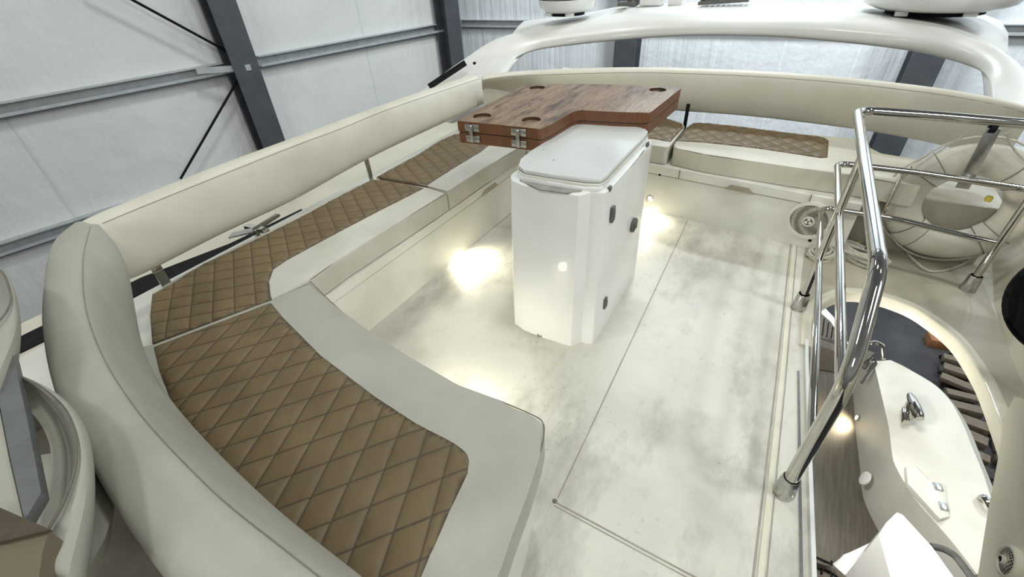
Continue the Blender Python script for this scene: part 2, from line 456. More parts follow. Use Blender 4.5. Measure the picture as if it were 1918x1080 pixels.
girt(gm, ga, WN, 'galvanised wall beam between the near column and the corner column')
g2a = onL(400, 338); g2b = onL(0, 462); z2 = (g2a.z + g2b.z) / 2; g2a.z = g2b.z = z2
girt(g2b - WD * 3, g2a + WD * 5, WN, 'dark lower wall beam just above the long left backrest')
g3a = onB(866, 43, 0); g3b = onB(1930, 57, 0); g3a.z = g3b.z = (g3a.z + g3b.z) / 2
girt(g3a, g3b + bdir * 2, BN, 'galvanised beam on the back wall behind the arch', .15, .08)
# clip at near column
e0 = onL(368, 133, .26); e1 = onL(470, 126, .53)
single('beam_bracket', bar(e0, e1, .02, .09), 'galv', 'short pale steel bracket crossing the near dark column', 'bracket')
def rod(a, b, label):
    single('brace_rod', tube([a, b], .02, 8), 'black', label, 'brace rod', 'thin diagonal brace rods')
rod(onL(427, 97, .30), onL(160, -48, .30), 'thin black diagonal brace rod above the upper left wall beam')
rod(onL(444, 152, .30), onL(338, 335, .30), 'thin black diagonal brace rod below the upper left wall beam')

# ================================================================== FLY DECK (setting)
rim_in = [V(.36, 2.10, 0), V(.39, 2.24, 0), V(.492, 2.40, 0), V(.62, 2.45, 0), V(.758, 2.42, 0), V(.845, 2.34, 0), V(.916, 2.226, 0), V(.955, 2.07, 0), V(.974, 1.916, 0), V(.984, 1.628, 0)]
rimc = crv(rim_in, 6)
dk = [(-2.34, -1.4), (.45, -1.4), (.425, .86), (.40, 1.203), (.362, 1.728), (.350, 1.94)] + xy(rimc) + [(.985, -1.4), (1.75, -1.4), (1.75, 3.35), (-2.34, 3.35)]
single('floor_2', prism(dk, -.05, 0), 'deck', kind='structure', keep=True)
# moulded strip and seams in the deck
def ribbon(pts, w, z0, z1, m, name, kind='structure', **k):
    P = [Vector((p[0], p[1])) for p in pts]; L = []; R_ = []
    for i, p in enumerate(P):
        d = (P[min(i + 1, len(P) - 1)] - P[max(i - 1, 0)]).normalized(); n = Vector((-d.y, d.x))
        L.append(tuple(p + n * w / 2)); R_.append(tuple(p - n * w / 2))
    return single(name, prism(L + R_[::-1], z0, z1), m, kind=kind, keep=True, **k)
MT['groove'] = mat('deck_groove', (.36, .345, .28), .6, 0, (.24, .225, .18), 8)
MT['ridge'] = mat('deck_ridge', (.70, .68, .56), .4, 0, (.62, .60, .48), 8)
sl = [at(1481, 457, 0), at(1453, 720, 0), at(1411, 1078, 0), at(1400, 1180, 0)]
ribbon(sl, .006, -.01, .0015, 'groove', 'trim_1')
ribbon([p + Vector((.018, 0, 0)) for p in sl], .016, -.01, .004, 'ridge', 'trim_2')
ribbon([p + Vector((.034, 0, 0)) for p in sl], .004, -.01, .0015, 'groove', 'trim_3')
s2 = [at(1288, 412, 0), at(1045, 932, 0)]
ribbon(s2, .004, -.01, .0012, 'groove', 'trim_4')
s3 = [at(1040, 940, 0), at(1278, 1068, 0), at(1420, 1140, 0)]
ribbon(s3, .005, -.01, .0012, 'groove', 'trim_5'); 
ribbon([p + Vector((.0, -.012, 0)) for p in s3], .003, -.01, .0012, 'groove', 'trim_6')
single('trim_7', lathe([(.009, 0), (.006, .0015)], at(1039, 938, 0), seg=12), 'seam', kind='structure', keep=True)
# bright edge of the deck at the stairwell and a dark slot
de = [(.43, -.9), (.418, .86), (.394, 1.203), (.358, 1.728), (.346, 1.94)]
ribbon(de, .012, -.12, .014, 'gel_cool', 'trim_8')
ribbon([(x - .030, y) for x, y in de[:4]], .008, -.01, .004, 'steel', 'trim_9')
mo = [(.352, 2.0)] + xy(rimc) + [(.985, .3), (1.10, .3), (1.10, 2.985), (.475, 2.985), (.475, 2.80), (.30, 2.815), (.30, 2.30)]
single('added_shaded_plate', prism(mo, -.02, .004), 'beige_shaded', kind='structure', keep=True)  # plate added over the deck, shade put into its colour
# raised rim round the stairwell
def rim_ring(p, d):
    n = Vector((-d.y, d.x, 0)); prof = [(-.002, -.05), (-.002, .006), (.004, .012), (.034, .014), (.046, .010), (.054, -.01)]
    return [p + n * a + Vector((0, 0, b)) for a, b in prof]
rc = [V(.366, 1.9, 0)] + rimc + [V(.985, .4, 0), V(.985, -1.0, 0)]
rings = []
for i, p in enumerate(rc):
    d = (rc[min(i + 1, len(rc) - 1)] - rc[max(i - 1, 0)]).normalized(); rings.append(rim_ring(p, d))
single('trim_10', loft(rings), 'gel_beige', kind='structure', keep=True, ang=60)

# ================================================================== SEAT BASES
fl = [at(690, 615, 0), at(945, 410, 0)]
XB = -1.53
def lbase():
    # front line of the left locker, world XY
    a = Vector((-1.553, .95)); b = Vector((-1.512, 2.60)); return a, b
la, lb = lbase()
r = root('seat_locker', (-1.85, 1.8, 0), 'long white seat locker under the left bench with a hinged front flap', 'seat locker')
lp = [tuple(la + Vector((0, -.9))), tuple(lb), (-1.20, 2.945), (-1.20, 3.33), (-2.33, 3.33), (-2.33, .02)]
part('locker_body', prism(lp, 0, .272, .004, 2), 'gel', r)
part('locker_lid', prism([(x + (.006 if i < 3 else 0), y) for i, (x, y) in enumerate(lp)], .278, .332, .008, 3), 'gel', r)
part('lid_gap', prism([(x - .004, y) for x, y in lp], .270, .280), 'seam', r)
def notch(a, b, w0, nrm, zc, h, par):
    a = Vector(a); b = Vector(b); d = (b - a).normalized(); nrm = Vector(nrm)
    pts = [a + Vector((0, 0, -h)), b + Vector((0, 0, -h)), b - d * .03 + Vector((0, 0, 0)), a + d * .03 + Vector((0, 0, 0))]
    vs = [p + nrm * .004 for p in pts] + [p - nrm * .03 for p in pts]
    me = mesh(vs, [(0, 1, 2, 3), (4, 7, 6, 5), (0, 4, 5, 1), (1, 5, 6, 2), (2, 6, 7, 3), (3, 7, 4, 0)])
    return part('finger_notch', me, 'shade', par, smooth=False)  # solid wedge; the notch's shadow is put into its beige
part('dirt_shade_line', prism([(-1.5535, 1.0), (-1.5105, 2.6), (-1.507, 2.6), (-1.546, 1.0)], .0, .002), 'shade', r)  # dirt and contact shade at the floor joint, painted as one dark line
n0 = onX(716, 493, -1.545); n1 = onX(752, 466, -1.545)
notch((-1.535, n0.y, .303), (-1.532, n1.y, .303), 0, (1, 0, 0), .3, .03, r)
n0 = onX(900, 360, -1.52); n1 = onX(930, 340, -1.52)
notch((-1.515, n0.y, .303), (-1.512, n1.y, .303), 0, (1, 0, 0), .3, .03, r)

# aft locker
aA = Vector((-1.20, 2.955)); aB = Vector((.47, 2.79))
ad = (aB - aA).normalized(); an = Vector((ad.y, -ad.x))       # towards the camera
AN3 = Vector((an.x, an.y, 0)); AP3 = Vector((aA.x, aA.y, 0))
def onA(u, v, off=0): return on(u, v, AP3 + AN3 * off, AN3)
r = root('seat_locker', (-.2, 3.1, 0), 'white seat locker below the aft bench carrying the round speaker', 'seat locker')
ap = [tuple(aA), tuple(aB), (.47, 3.33), (-1.19, 3.33)]
part('locker_body', prism(ap, 0, .266, .004, 2), 'gel', r)
part('locker_lid', prism([tuple(aA + an * .006), tuple(aB + an * .006), (.47, 3.33), (-1.19, 3.33)], .272, .330, .008, 3), 'gel', r)
part('lid_gap', prism([tuple(aA - an * .004), tuple(aB - an * .004), (.46, 3.3), (-1.18, 3.3)], .264, .274), 'seam', r)
n0 = onA(1360, 340, .01); n1 = onA(1415, 351, .01)
notch((n0.x, n0.y, .297), (n1.x, n1.y, .297), 0, AN3, .3, .03, r)
for u, v0, v1 in ((1274, 312, 324), (1520, 359, 372)):
    p = onA(u, (v0 + v1) / 2, .0065)
    part('lid_joint', obox((p.x, p.y, .30), (ad.x * .002, ad.y * .002, 0), AN3 * .003, (0, 0, .028)), 'seam', r)
p = onA(1236, 327, .002); part('drain_plug', lathe([(.008, 0), (.008, .004), (.003, .005)], p, AN3, 12), 'black', r)
p = onA(1517, 450, .002); part('drain_plug', lathe([(.009, 0), (.009, .004), (.003, .005)], p, AN3, 12), 'black', r)

# lower aft bulkhead right of the locker, behind the rails; shade put into its beige
single('trim_11', prism([(.475, 2.99), (1.09, 2.99), (1.09, 3.34), (.475, 3.34)], 0, .325, .01), 'beige_shaded', kind='structure', keep=True)

# front locker (below the curved bench)
fr_px = [(508, 566), (580, 527), (640, 584), (692, 622), (770, 672), (857, 722), (930, 749), (1000, 779), (1016, 793), (1018, 810), (1010, 850), (988, 920), (958, 1000), (938, 1060), (920, 1110)]
frc = px(fr_px, .45)
inset = [(-.03, -.05)] * len(frc)
r = root('seat_locker', (-1.0, .5, 0), 'cream seat locker below the curved front bench, partly hidden', 'seat locker')
fb = [(-1.53, .80), (-1.50, .86), (-1.30, .79), (-1.10, .735), (-.85, .70), (-.62, .685), (-.44, .665), (-.37, .63), (-.345, .55), (-.285, .30), (-.25, .02), (-1.0, .02), (-1.53, .15)]
part('locker_body', prism(rnd(fb, .02), 0, .275, .01, 2), 'gel', r)
part('locker_lid', prism([(x + (.012 if i > 5 and i < 12 else 0), y + (.012 if i < 7 else 0)) for i, (x, y) in enumerate(fb)], .28, .335, .012, 3), 'gel', r)

# outboard shelf behind the bench, black window band and side deck
single('trim_12', prism([(-2.75, -1.4), (-2.345, -1.4), (-2.345, 3.34), (-2.75, 3.34)], .20, .262, .01), 'gel_beige', kind='structure', keep=True)
band = [at(10, 672, .27), at(265, 548, .27), at(430, 472, .27), at(565, 396, .27)]
bw = [at(10, 642, .27), at(265, 518, .27), at(430, 455, .27), at(565, 390, .27)]
single('trim_13', prism(xy(band) + xy(bw)[::-1], .255, .268), 'black', kind='structure', keep=True)
single('trim_14', prism([(-3.6, -3), (-2.76, -3), (-2.76, 6), (-3.6, 6)], -1.0, -.9), 'side_deck', kind='structure', keep=True)
single('trim_15', prism([(-3.75, -3), (-3.61, -3), (-3.61, 6), (-3.75, 6)], -3, -.45, .02), 'gel_cool', kind='structure', keep=True)
single('trim_16', tube([(-3.68, -3, -.41), (-3.68, 6, -.41)], .035, 8), 'dkgrey', kind='structure', keep=True)
single('trim_17', prism([(-2.72, -3), (-2.62, -3), (-2.62, 6), (-2.72, 6)], -2.0, .205), 'gel_beige', kind='structure', keep=True)

# ================================================================== CUSHIONS
def cushion(name_label, outer, panels, z0, z1, loc, bev=.028, seam_lines=(), mat_='vinyl_white', group='seat cushions', angs=(65, 112), sp=(.075, .075), puff=.0048):
    r = root('seat_cushion', (loc[0], loc[1], z0), name_label, 'seat cushion', group)
    part('cushion_body', prism(outer, z0, z1, bev, 5), mat_, r, ang=50)
    for p in panels:
        part('quilted_panel', quilt(p, z1 + .004, angs[0], angs[1], sp[0], sp[1], puff), 'quilt', r, 'tan diamond-quilted panel', smooth=False)
    if seam_lines: part('piping', tubes(seam_lines, .0017, 6), 'seam', r)
    return r
ZC = .446
# curved front bench
outer = px([(508, 566), (580, 527), (640, 582), (692, 620), (770, 670), (857, 720), (930, 747), (1000, 777), (1019, 792), (1020, 812), (1012, 850), (990, 920), (960, 1000), (940, 1060), (922, 1110)], ZC)
outer += [(-.34, -.05), (-1.0, .0), (-1.55, .17), (-1.80, .30)] + px([(286, 650)], ZC)
tanp = px([(286, 648), (507, 565), (530, 593), (600, 663), (700, 739), (780, 791), (850, 827), (880, 850), (876, 885), (840, 960), (790, 1075), (765, 1130)], ZC + .004) + px([(680, 1140), (580, 1045), (480, 955), (390, 860), (330, 780), (297, 695)], ZC + .004)
tanp = rnd(tanp, [.004, .004, 0, 0, 0, 0, .0, .06, .0, .0, .0, .01, 0, 0, 0, 0, 0, .0])
sm = [at(u, v, ZC - .006) for u, v in [(580, 526), (640, 583), (692, 621), (770, 671), (857, 721), (930, 748), (1000, 778), (1017, 792), (1019, 812), (1011, 850), (989, 920), (959, 1000), (939, 1060), (921, 1110)]]
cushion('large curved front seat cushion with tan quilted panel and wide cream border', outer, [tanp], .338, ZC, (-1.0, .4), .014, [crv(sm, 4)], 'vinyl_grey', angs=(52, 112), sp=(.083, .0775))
# left bench, near cushion
oA = px([(283, 641), (278, 590), (282, 548), (310, 533), (380, 491), (437, 465), (497, 436), (567, 401), (613, 376), (663, 350), (700, 333), (800, 349), (836, 360)], ZC)
oA += px([(740, 420), (640, 482), (582, 522), (508, 560)], ZC)
t1 = px([(284, 641), (280, 590), (284, 550), (312, 535), (380, 493), (437, 467), (497, 438), (567, 403), (613, 378), (663, 352), (697, 335), (733, 338), (795, 351), (700, 399), (620, 441), (537, 486), (512, 503), (504, 525), (506, 545), (508, 561)], ZC + .004)
sm1 = [at(u, v, ZC - .004) for u, v in [(582, 523), (640, 483), (740, 421), (835, 362)]]
cushion('left bench seat cushion nearest the front corner, tan quilted with cream front edge', oA, [t1], .338, ZC, (-1.8, 1.1), .018, [crv(sm1, 5)], angs=(-33, 45), sp=(.076, .076))
# left bench, far cushion
oB = px([(838, 359), (802, 347), (704, 331), (730, 316), (780, 289), (823, 262), (850, 250)], ZC) + [(-2.06, 2.645), (-1.472, 2.645)]
oB += px([(901, 317)], ZC)
t2 = px([(800, 346), (735, 336), (706, 330), (730, 317), (780, 290), (823, 263), (848, 252)], ZC + .004) + [(-2.04, 2.635), (-1.70, 2.635)] + px([(900, 284), (850, 314)], ZC + .004)
sm2 = [at(u, v, ZC - .004) for u, v in [(840, 358), (900, 318), (983, 272)]]
cushion('left bench seat cushion whose far end runs under the teak table', oB, [t2], .338, ZC, (-1.8, 2.1), .018, [crv(sm2, 5)], angs=(-33, 45), sp=(.076, .076))
# aft bench, left cushion (behind the console)
oC = [(-2.05, 2.66), (-1.47, 2.66)] + px([(1130, 272), (1222, 272)], ZC) + px([(1252, 276), (1259, 268), (1282, 238), (1278, 229)], ZC) + [(-.80, 3.52), (-1.3, 3.50), (-2.05, 3.20)]
oC = rnd(oC, [.02, .02, .01, .01, .03, .02, .01, .03, .02, .02, .02])
t3 = [(-2.03, 2.68), (-1.70, 2.68), (-1.4, 3.02)] + px([(1150, 255), (1222, 259), (1256, 265), (1281, 238), (1277, 230)], ZC + .004) + [(-.80, 3.515), (-1.3, 3.495), (-2.03, 3.195)]
cushion('aft corner seat cushion half hidden behind the console and teak table', oC, [t3], .334, ZC, (-1.2, 3.1), .03, [], angs=(45, 135), sp=(.085, .085))
# aft bench, right cushion
oD = px([(1262, 276), (1263, 266), (1286, 238), (1299, 229), (1374, 235), (1430, 242), (1486, 249), (1547, 256), (1598, 259), (1624, 274), (1650, 287), (1722, 299)], ZC) + px([(1742, 330), (1725, 350), (1650, 336), (1591, 327), (1486, 313), (1419, 303), (1319, 288)], ZC)
oD = rnd(oD, [.03, .02, .02, .03, 0, 0, 0, 0, .02, .03, .03, .03, .03, .03, 0, 0, 0, 0, 0])
t4 = px([(1267, 263), (1286, 238), (1299, 229), (1327, 230), (1374, 235), (1430, 242), (1486, 249), (1544, 256), (1553, 262), (1551, 294), (1538, 295), (1486, 287), (1419, 277), (1319, 266)], ZC + .004)
sm4 = [at(u, v, ZC - .004) for u, v in [(1264, 277), (1319, 289), (1419, 304), (1486, 314), (1591, 328), (1680, 343)]]
cushion('aft bench seat cushion right of the console with tan quilted panel and long cream front', oD, [t4], .334, ZC, (0, 3.1), .022, [crv(sm4, 4)], 'vinyl', angs=(48, 132), sp=(.085, .085))

# ================================================================== BACKRESTS
def backrest(label, Fr, Se, Bk, loc, n=40, bulge=.03, m='vinyl', seam=True, thick_dn=.30, nm='bench_backrest', cap=.02):
    """Fr front-bottom line, Se front-top seam line, Bk back-top line; closed padded bolster"""
    Fr = resample(crv(Fr, 6), n); Se = resample(crv(Se, 6), n); Bk = resample(crv(Bk, 6), n)
    r = root(nm, loc, label, 'backrest', 'padded bench backrests'); rings = []
    for f, s, b in zip(Fr, Se, Bk):
        out = (f - b); out.z = 0
        out = out.normalized() if out.length > 1e-4 else Vector((0, 1, 0))
        zb = min(f.z, s.z - .05) ; bb = Vector((b.x, b.y, zb + .02))
        ring = [f + Vector((0, 0, .012)) , f.lerp(s, .3) + out * bulge * .8, f.lerp(s, .65) + out * bulge * .75, f.lerp(s, .93) + out * bulge * .15, s.lerp(b, .07) + Vector((0, 0, .003)),
                s.lerp(b, .4) + Vector((0, 0, .012)), s.lerp(b, .75) + Vector((0, 0, .008)), b.lerp(bb, .03) , b.lerp(bb, .2), b.lerp(bb, .6), bb, bb.lerp(f, .25) - Vector((0, 0, .01)), bb.lerp(f, .8) - Vector((0, 0, .006))]
        rings.append(ring)
    # pulled-in end rings
    def shrink(rg, k):
        c = sum(rg, Vector()) / len(rg); return [c + (p - c) * k for p in rg]
    d0 = (sum(rings[0], Vector()) - sum(rings[1], Vector())).normalized(); d1 = (sum(rings[-1], Vector()) - sum(rings[-2], Vector())).normalized()
    rings = [[p + d0 * cap for p in shrink(rings[0], .72)], [p + d0 * cap * .6 for p in shrink(rings[0], .93)]] + rings + [[p + d1 * cap * .6 for p in shrink(rings[-1], .93)], [p + d1 * cap for p in shrink(rings[-1], .72)]]
    o = part('padded_bolster', loft(rings), m, r, ang=70); subsurf(o, 1)
    if seam:
        ln = [(rg[3] + rg[4]) / 2 for rg in rings[2:-2]]
        part('seam', tube(ln, .0012, 6), 'seam_soft', r)
    return r
# left, long
bpx = [(250, 528), (285, 512), (420, 442), (560, 375), (700, 297), (850, 225), (912, 195)]
spx = [(192, 414), (250, 390), (380, 338), (547, 272), (640, 238), (740, 198), (897, 146)]
tpx = [(128, 424), (165, 405), (380, 318), (547, 257), (640, 222), (740, 187), (882, 138)]
rb = backrest('long straight cream backrest along the left side of the seating', [onX(u, v, -2.10) for u, v in bpx], [onX(u, v, -2.155) for u, v in spx], [onX(u, v, -2.27) for u, v in tpx], (-2.2, 1.8, .5), bulge=.022)
def bracket(p, w, h, par, dirv=(0, 1, 0)):
    d = Vector(dirv); q = Vector(p)
    part('support_bracket', join(obox(q, d * w / 2, (.006, 0, 0), (0, 0, h), .003), obox(q + Vector((0, 0, -h)), d * w * .8, (.02, 0, 0), (0, 0, .004), .002)), 'chrome', par)
bp = onX(302, 517, -2.16); bracket((-2.16, bp.y, .442), .04, .10, rb)
bp = onX(692, 322, -2.16); bracket((-2.16, bp.y, .442), .03, .10, rb)
# chrome folding catch under the backrest
cp = at(480, 428, .45)
r = root('folding_catch', (cp.x, cp.y, .33), 'small chrome folding catch between the left cushion and long backrest', 'catch')
q0 = at(432, 441, .44); q1 = at(478, 430, .46); q2 = at(520, 402, .46); q3 = at(505, 420, .44)
part('arm', bar(q0, q1, .05, .008), 'steel', r); part('arm', bar(q1, q2, .03, .012), 'chrome', r)
part('hinge', join(bar(at(462, 424, .45), at(500, 432, .45), .03, .02), bar(q1 + Vector((0, 0, -.12)), q1, .02, .02, (1, 0, 0))), 'chrome', r)
# aft, long bowed
ctop = [(905, 141), (960, 133), (1080, 127), (1200, 125), (1300, 127), (1420, 132), (1560, 142), (1700, 157), (1800, 171), (1880, 187), (1935, 204)]
cbot = [(918, 200), (1000, 203), (1100, 204), (1200, 206), (1280, 210), (1400, 219), (1468, 227), (1540, 235), (1603, 243), (1700, 259), (1779, 276), (1860, 298)]
ct = [at(u, v, .765) for u, v in ctop]; cb = [at(u, v, .485) for u, v in cbot]
cs = []
for u, v in ctop: cs.append(at(u, v + 9, .755))
cb2 = resample(crv(cb, 6), len(ct))
cbk = [p + Vector((0, .13, 0)) for p in ct]
rc_ = backrest('long bowed cream backrest across the aft end under the arch', cb2, cs, ct, (-.6, 3.5, .48), bulge=.03)
for u, v in ((1283, 224),):
    p = at(u, v, .46); part('support_bracket', obox((p.x, p.y + .03, .44), (.012, 0, 0), (0, .006, 0), (0, 0, .12), .003), 'black' if u < 1400 else 'chrome', rc_)
# front, curved
afr = [(189, 428, .775), (226, 466, .72), (248, 512, .64), (257, 560, .56), (264, 602, .50), (273, 645, .475), (292, 695, .47), (322, 748, .47), (374, 812, .47), (452, 892, .47), (562, 994, .47), (690, 1098, .47)]
ase = [(170, 424, .80), (156, 470, .80), (153, 520, .80), (158, 570, .80), (172, 620, .80), (200, 682, .80), (235, 737, .80), (275, 790, .80), (350, 870, .80), (430, 945, .80), (540, 1030, .80), (640, 1108, .80)]
abk = [(135, 420, .79), (100, 448, .79), (82, 485, .79), (73, 530, .79), (68, 580, .79), (70, 625, .79), (80, 690, .79), (103, 765, .79), (155, 865, .79), (212, 962, .79), (288, 1070, .79), (370, 1165, .79)]
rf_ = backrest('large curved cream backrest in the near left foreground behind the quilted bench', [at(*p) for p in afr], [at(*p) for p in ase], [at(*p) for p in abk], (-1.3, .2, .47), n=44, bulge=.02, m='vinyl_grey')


# ================================================================== CONSOLE
r = root('pedestal_console', (-.715, 1.8, 0), 'tall white moulded console standing on the deck in front of the teak table', 'console')
plan = [(-.936, 1.50), (-.905, 1.455), (-.84, 1.432), (-.753, 1.425), (-.66, 1.428), (-.592, 1.432), (-.578, 1.446), (-.560, 1.478), (-.550, 1.482), (-.530, 1.484), (-.510, 1.494), (-.503, 1.52), (-.503, 2.10), (-.515, 2.135), (-.55, 2.15), (-.89, 2.15), (-.925, 2.135), (-.936, 2.10)]
def ring_at(poly, z, k, dx=0, dy=0):
    cx, cy = -.72, 1.80
    return [Vector((cx + (x - cx) * k + dx, cy + (y - cy) * k + dy, z)) for x, y in poly]
me = loft([ring_at(plan, 0, 1.0), ring_at(plan, .02, 1.0), ring_at(plan, .735, .972, 0, .02), ring_at(plan, .747, .965, 0, .02), ring_at(plan, .752, .945, 0, .02)])
part('console_body', me, 'gel_cool', r, ang=28)
lid = px([(972, 312), (975, 300), (996, 283), (1062, 241), (1084, 233), (1129, 232), (1170, 236), (1205, 241), (1214, 248), (1207, 257), (1136, 331), (1125, 338), (1096, 337), (1029, 328), (982, 320)], .79)
def growb(poly, k):
    cx = sum(p[0] for p in poly) / len(poly); cy = max(p[1] for p in poly); return [(cx + (x - cx) * k, cy + (y - cy) * k) for x, y in poly]
def grow(poly, k):
    cx = sum(p[0] for p in poly) / len(poly); cy = sum(p[1] for p in poly) / len(poly); return [(cx + (x - cx) * k, cy + (y - cy) * k) for x, y in poly]
lidr = rnd(lid, .02, 3)
part('lid_lip', prism(growb(lidr, 1.022), .750, .769, .010, 3), 'gel_cool', r)
part('lid_lip', prism(growb(lidr, 1.015), .766, .779, .004, 2), 'gel', r)
part('lid', prism(lidr, .776, .794, .010, 3), 'gel_lid', r)
part('lid_seal', prism(growb(lidr, 1.006), .774, .780), 'seam', r)
part('front_step', prism(rnd(px([(972, 338), (980, 331), (1040, 345), (1092, 351), (1090, 358), (1062, 361), (1010, 354)], .754), .012, 2), .748, .7545), 'grey_step', r)
MTX = lambda u, v: onX(u, v, -.500)
def face_latch(u, v, hw, hh):
    p = MTX(u, v); part('latch', join(obox(p + Vector((.0, 0, 0)), (.006, 0, 0), (0, hw, 0), (0, 0, hh), .006), obox(p + Vector((.005, 0, .0)), (.004, 0, 0), (0, hw * .5, 0), (0, 0, hh * .6), .003)), 'dkgrey', r)
face_latch(1148, 401, .016, .036); face_latch(1134, 567, .016, .030)
p = MTX(1187, 421)
vp = join(lathe([(.036, -.004), (.036, .006), (.028, .008)], p, (1, 0, 0), 24), *[obox(p + Vector((.009, 0, dz)), (.003, 0, 0), (0, .026, 0), (0, 0, .0022)) for dz in (-.018, -.009, 0, .009, .018)])
part('round_vent', vp, 'dkgrey', r)
for u, v in ((1142, 353), (1213, 270)):
    p = onX(u, v, -.512); part('lid_catch', obox(p, (.006, 0, 0), (0, .012, 0), (0, 0, .010), .003), 'dkgrey', r)
p = onY(1011, 628, 1.427); part('drain_fitting', join(lathe([(.013, -.004), (.013, .003), (.009, .005)], p, (0, -1, 0), 16), lathe([(.004, .0), (.004, .007)], p, (0, -1, 0), 10)), 'steel', r)
a_ = MTX(1138, 560); b_ = MTX(1133, 600)
for (u0, v0, u1, v1) in ((1146, 356, 1206, 282),):
    pass
for u, v in ((1018, 280), (1037, 300)):
    part('surface_chip', lathe([(.004, 0), (.003, .0008)], at(u, v, .794), seg=8), 'dkgrey', r)
for (u0, v0, u1, v1) in ((1146, 356, 1206, 282),):
    part('side_crease', tube([onX(u0, v0, -.512), onX(u1, v1, -.512)], .0025, 6), 'seam', r)

# ================================================================== TEAK TABLE
ZT = .86
tpx_ = [(854, 226), (980, 161), (990, 158), (1080, 157), (1173, 159), (1274, 163), (1276, 165), (1218, 211), (1160, 210), (1085, 206), (1072, 210), (1032, 233), (1012, 242), (995, 239), (920, 232)]
tw = px(tpx_, ZT); tr = rnd(tw, [.015, .02, .03, 0, 0, .01, .01, .03, 0, .02, .06, .0, .05, .02, 0], 4)
r = root('folding_table', (-.72, 2.35, 0), 'folded weathered teak table with cup holders wrapped round the white console', 'table')
ups = [(903, 217), (995, 224), (1006, 164), (1232, 168)]
cuts = [lathe([(.045, 0), (.045, .05)], at(u, v, ZT) + Vector((0, 0, -.014)), seg=32) for u, v in ups]
up_leaf = boolean_cut(prism(tr, ZT - .048, ZT, .006, 2), cuts)
part('upper_leaf', up_leaf, 'teak', r, ang=30)
part('lower_leaf', prism(grow(tr, .996), ZT - .103, ZT - .055, .006, 2), 'teak', r, ang=30)
part('leaf_gap', prism(grow(tr, .985), ZT - .058, ZT - .045), 'teak_dark', r)
for u, v in ups:
    q = at(u, v, ZT)
    n = 32; rr = []
    for ra, z in ((.0452, -.0005), (.0440, -.0005), (.0440, -.013), (.0452, -.013)):
        rr.append([q + Vector((math.cos(2 * PI * k / n) * ra, math.sin(2 * PI * k / n) * ra, z)) for k in range(n)])
    part('added_cup_shade_lining', loft(rr + [rr[0]], True, False), 'teak_dark', r)  # added dark lining, paints the shaded wall of the pocket
ft = (Vector((*tw[13], 0)) - Vector((*tw[0], 0))).normalized(); fn = Vector((ft.y, -ft.x, 0))
for u in (885, 972):
    c0 = on(u, 246 if u < 900 else 256, Vector((*tw[0], 0)), fn)
    c0.z = ZT - .0515
    h = part('hinge', obox(c0 + fn * .012, ft * .009, fn * .006, (0, 0, .040), .004), 'steel', r)
    for dz in (.026, -.026):
        pl = part('hinge_plate', obox(c0 + fn * .002 + Vector((0, 0, dz)), ft * .038, fn * .003, (0, 0, .016), .003), 'steel', h)
        for s in (-1, 1):
            sc = lathe([(.008, 0), (.007, .003), (.002, .004)], c0 + fn * .004 + ft * .028 * s + Vector((0, 0, dz)), fn, 12)
            part('screw', sc, 'chrome', h)
part('support_arm', join(box(-.80, -.64, 2.172, 2.5, .70, .757, .01), box(-1.25, -.6, 2.30, 2.40, .72, .757, .01)), 'steel', r)
part('pedestal_leg', lathe([(.11, 0), (.11, .012), (.045, .02), (.04, .70)], (-.72, 2.40, 0), seg=24), 'steel', r)

# ================================================================== STAINLESS STAIR RAIL
XR0, XR1 = .322, .292
r = root('stair_rail', (.31, 1.9, 0), 'polished stainless guard rail with three bars round the stairwell', 'railing')
zt, zm, zl = .785, .52, .285
def xr(y): return XR0 + (XR1 - XR0) * (y - 1.117) / (2.8 - 1.117)
fA = at(1467, 922, 0); fB = at(1495, 577, 0); fC = at(1811, 543, 0)
top = fillet([(fA.x, fA.y, .03), (fA.x, fA.y, .56), (xr(1.33), 1.335, .775), (xr(2.84), 2.80, zt), (.62, 2.815, zt), (1.25, 2.79, zt)], [.22, .16, .07, .5], 9)
part('top_rail', tube(top, .0215, 24), 'chrome', r)
mid = fillet([(fA.x + .002, fA.y + .02, zm - .02), (xr(1.8), 1.8, zm), (xr(2.8), 2.80, zm), (.62, 2.81, zm), (1.25, 2.78, zm - .01)], [.4, .06, .5], 7)
part('middle_rail', tube(mid, .0155, 18), 'chrome', r)
low = fillet([(fA.x + .004, fA.y + .02, zl - .03), (xr(1.8), 1.8, zl), (xr(2.78), 2.76, zl), (.62, 2.77, zl), (fC.x, fC.y, zl - .01)], [.4, .06, .5], 7)
part('lower_rail', tube(low, .0140, 18), 'chrome', r)
part('post', tube([fB + Vector((0, 0, .02)), Vector((fB.x, fB.y, .775))], .0165, 16), 'chrome', r)
part('post', tube([fC + Vector((0, 0, .02)), Vector((fC.x, fC.y, .785))], .0165, 16), 'chrome', r)
fE = at(1612, 462, 0)
part('post', tube([(fE.x, fE.y - .14, .06), (fE.x, 2.81, .52)], .009, 12), 'chrome', r)
for f_ in (fA, fB, fC):
    part('foot_socket', lathe([(.034, 0), (.034, .008), (.027, .085), (.024, .09), (.0235, .05)], f_, (0, 0, 1), 24), 'steel', r)
# flat strap bracket that holds the ring
h0 = onY(1862, 240, 2.815); h1 = onY(1806, 345, 2.815)
sb = part('ring_bracket', join(bar(h0, h1, .05, .006, (0, -1, 0), .001), bar(h1, h1 + Vector((0, .0, -.02)), .05, .008, (0, -1, 0))), 'steel', r)
part('clamp', lathe([(.023, -.012), (.025, -.01), (.025, .01), (.023, .012)], onY(1860, 238, 2.812), (1, 0, 0), 16, False), 'black', r)

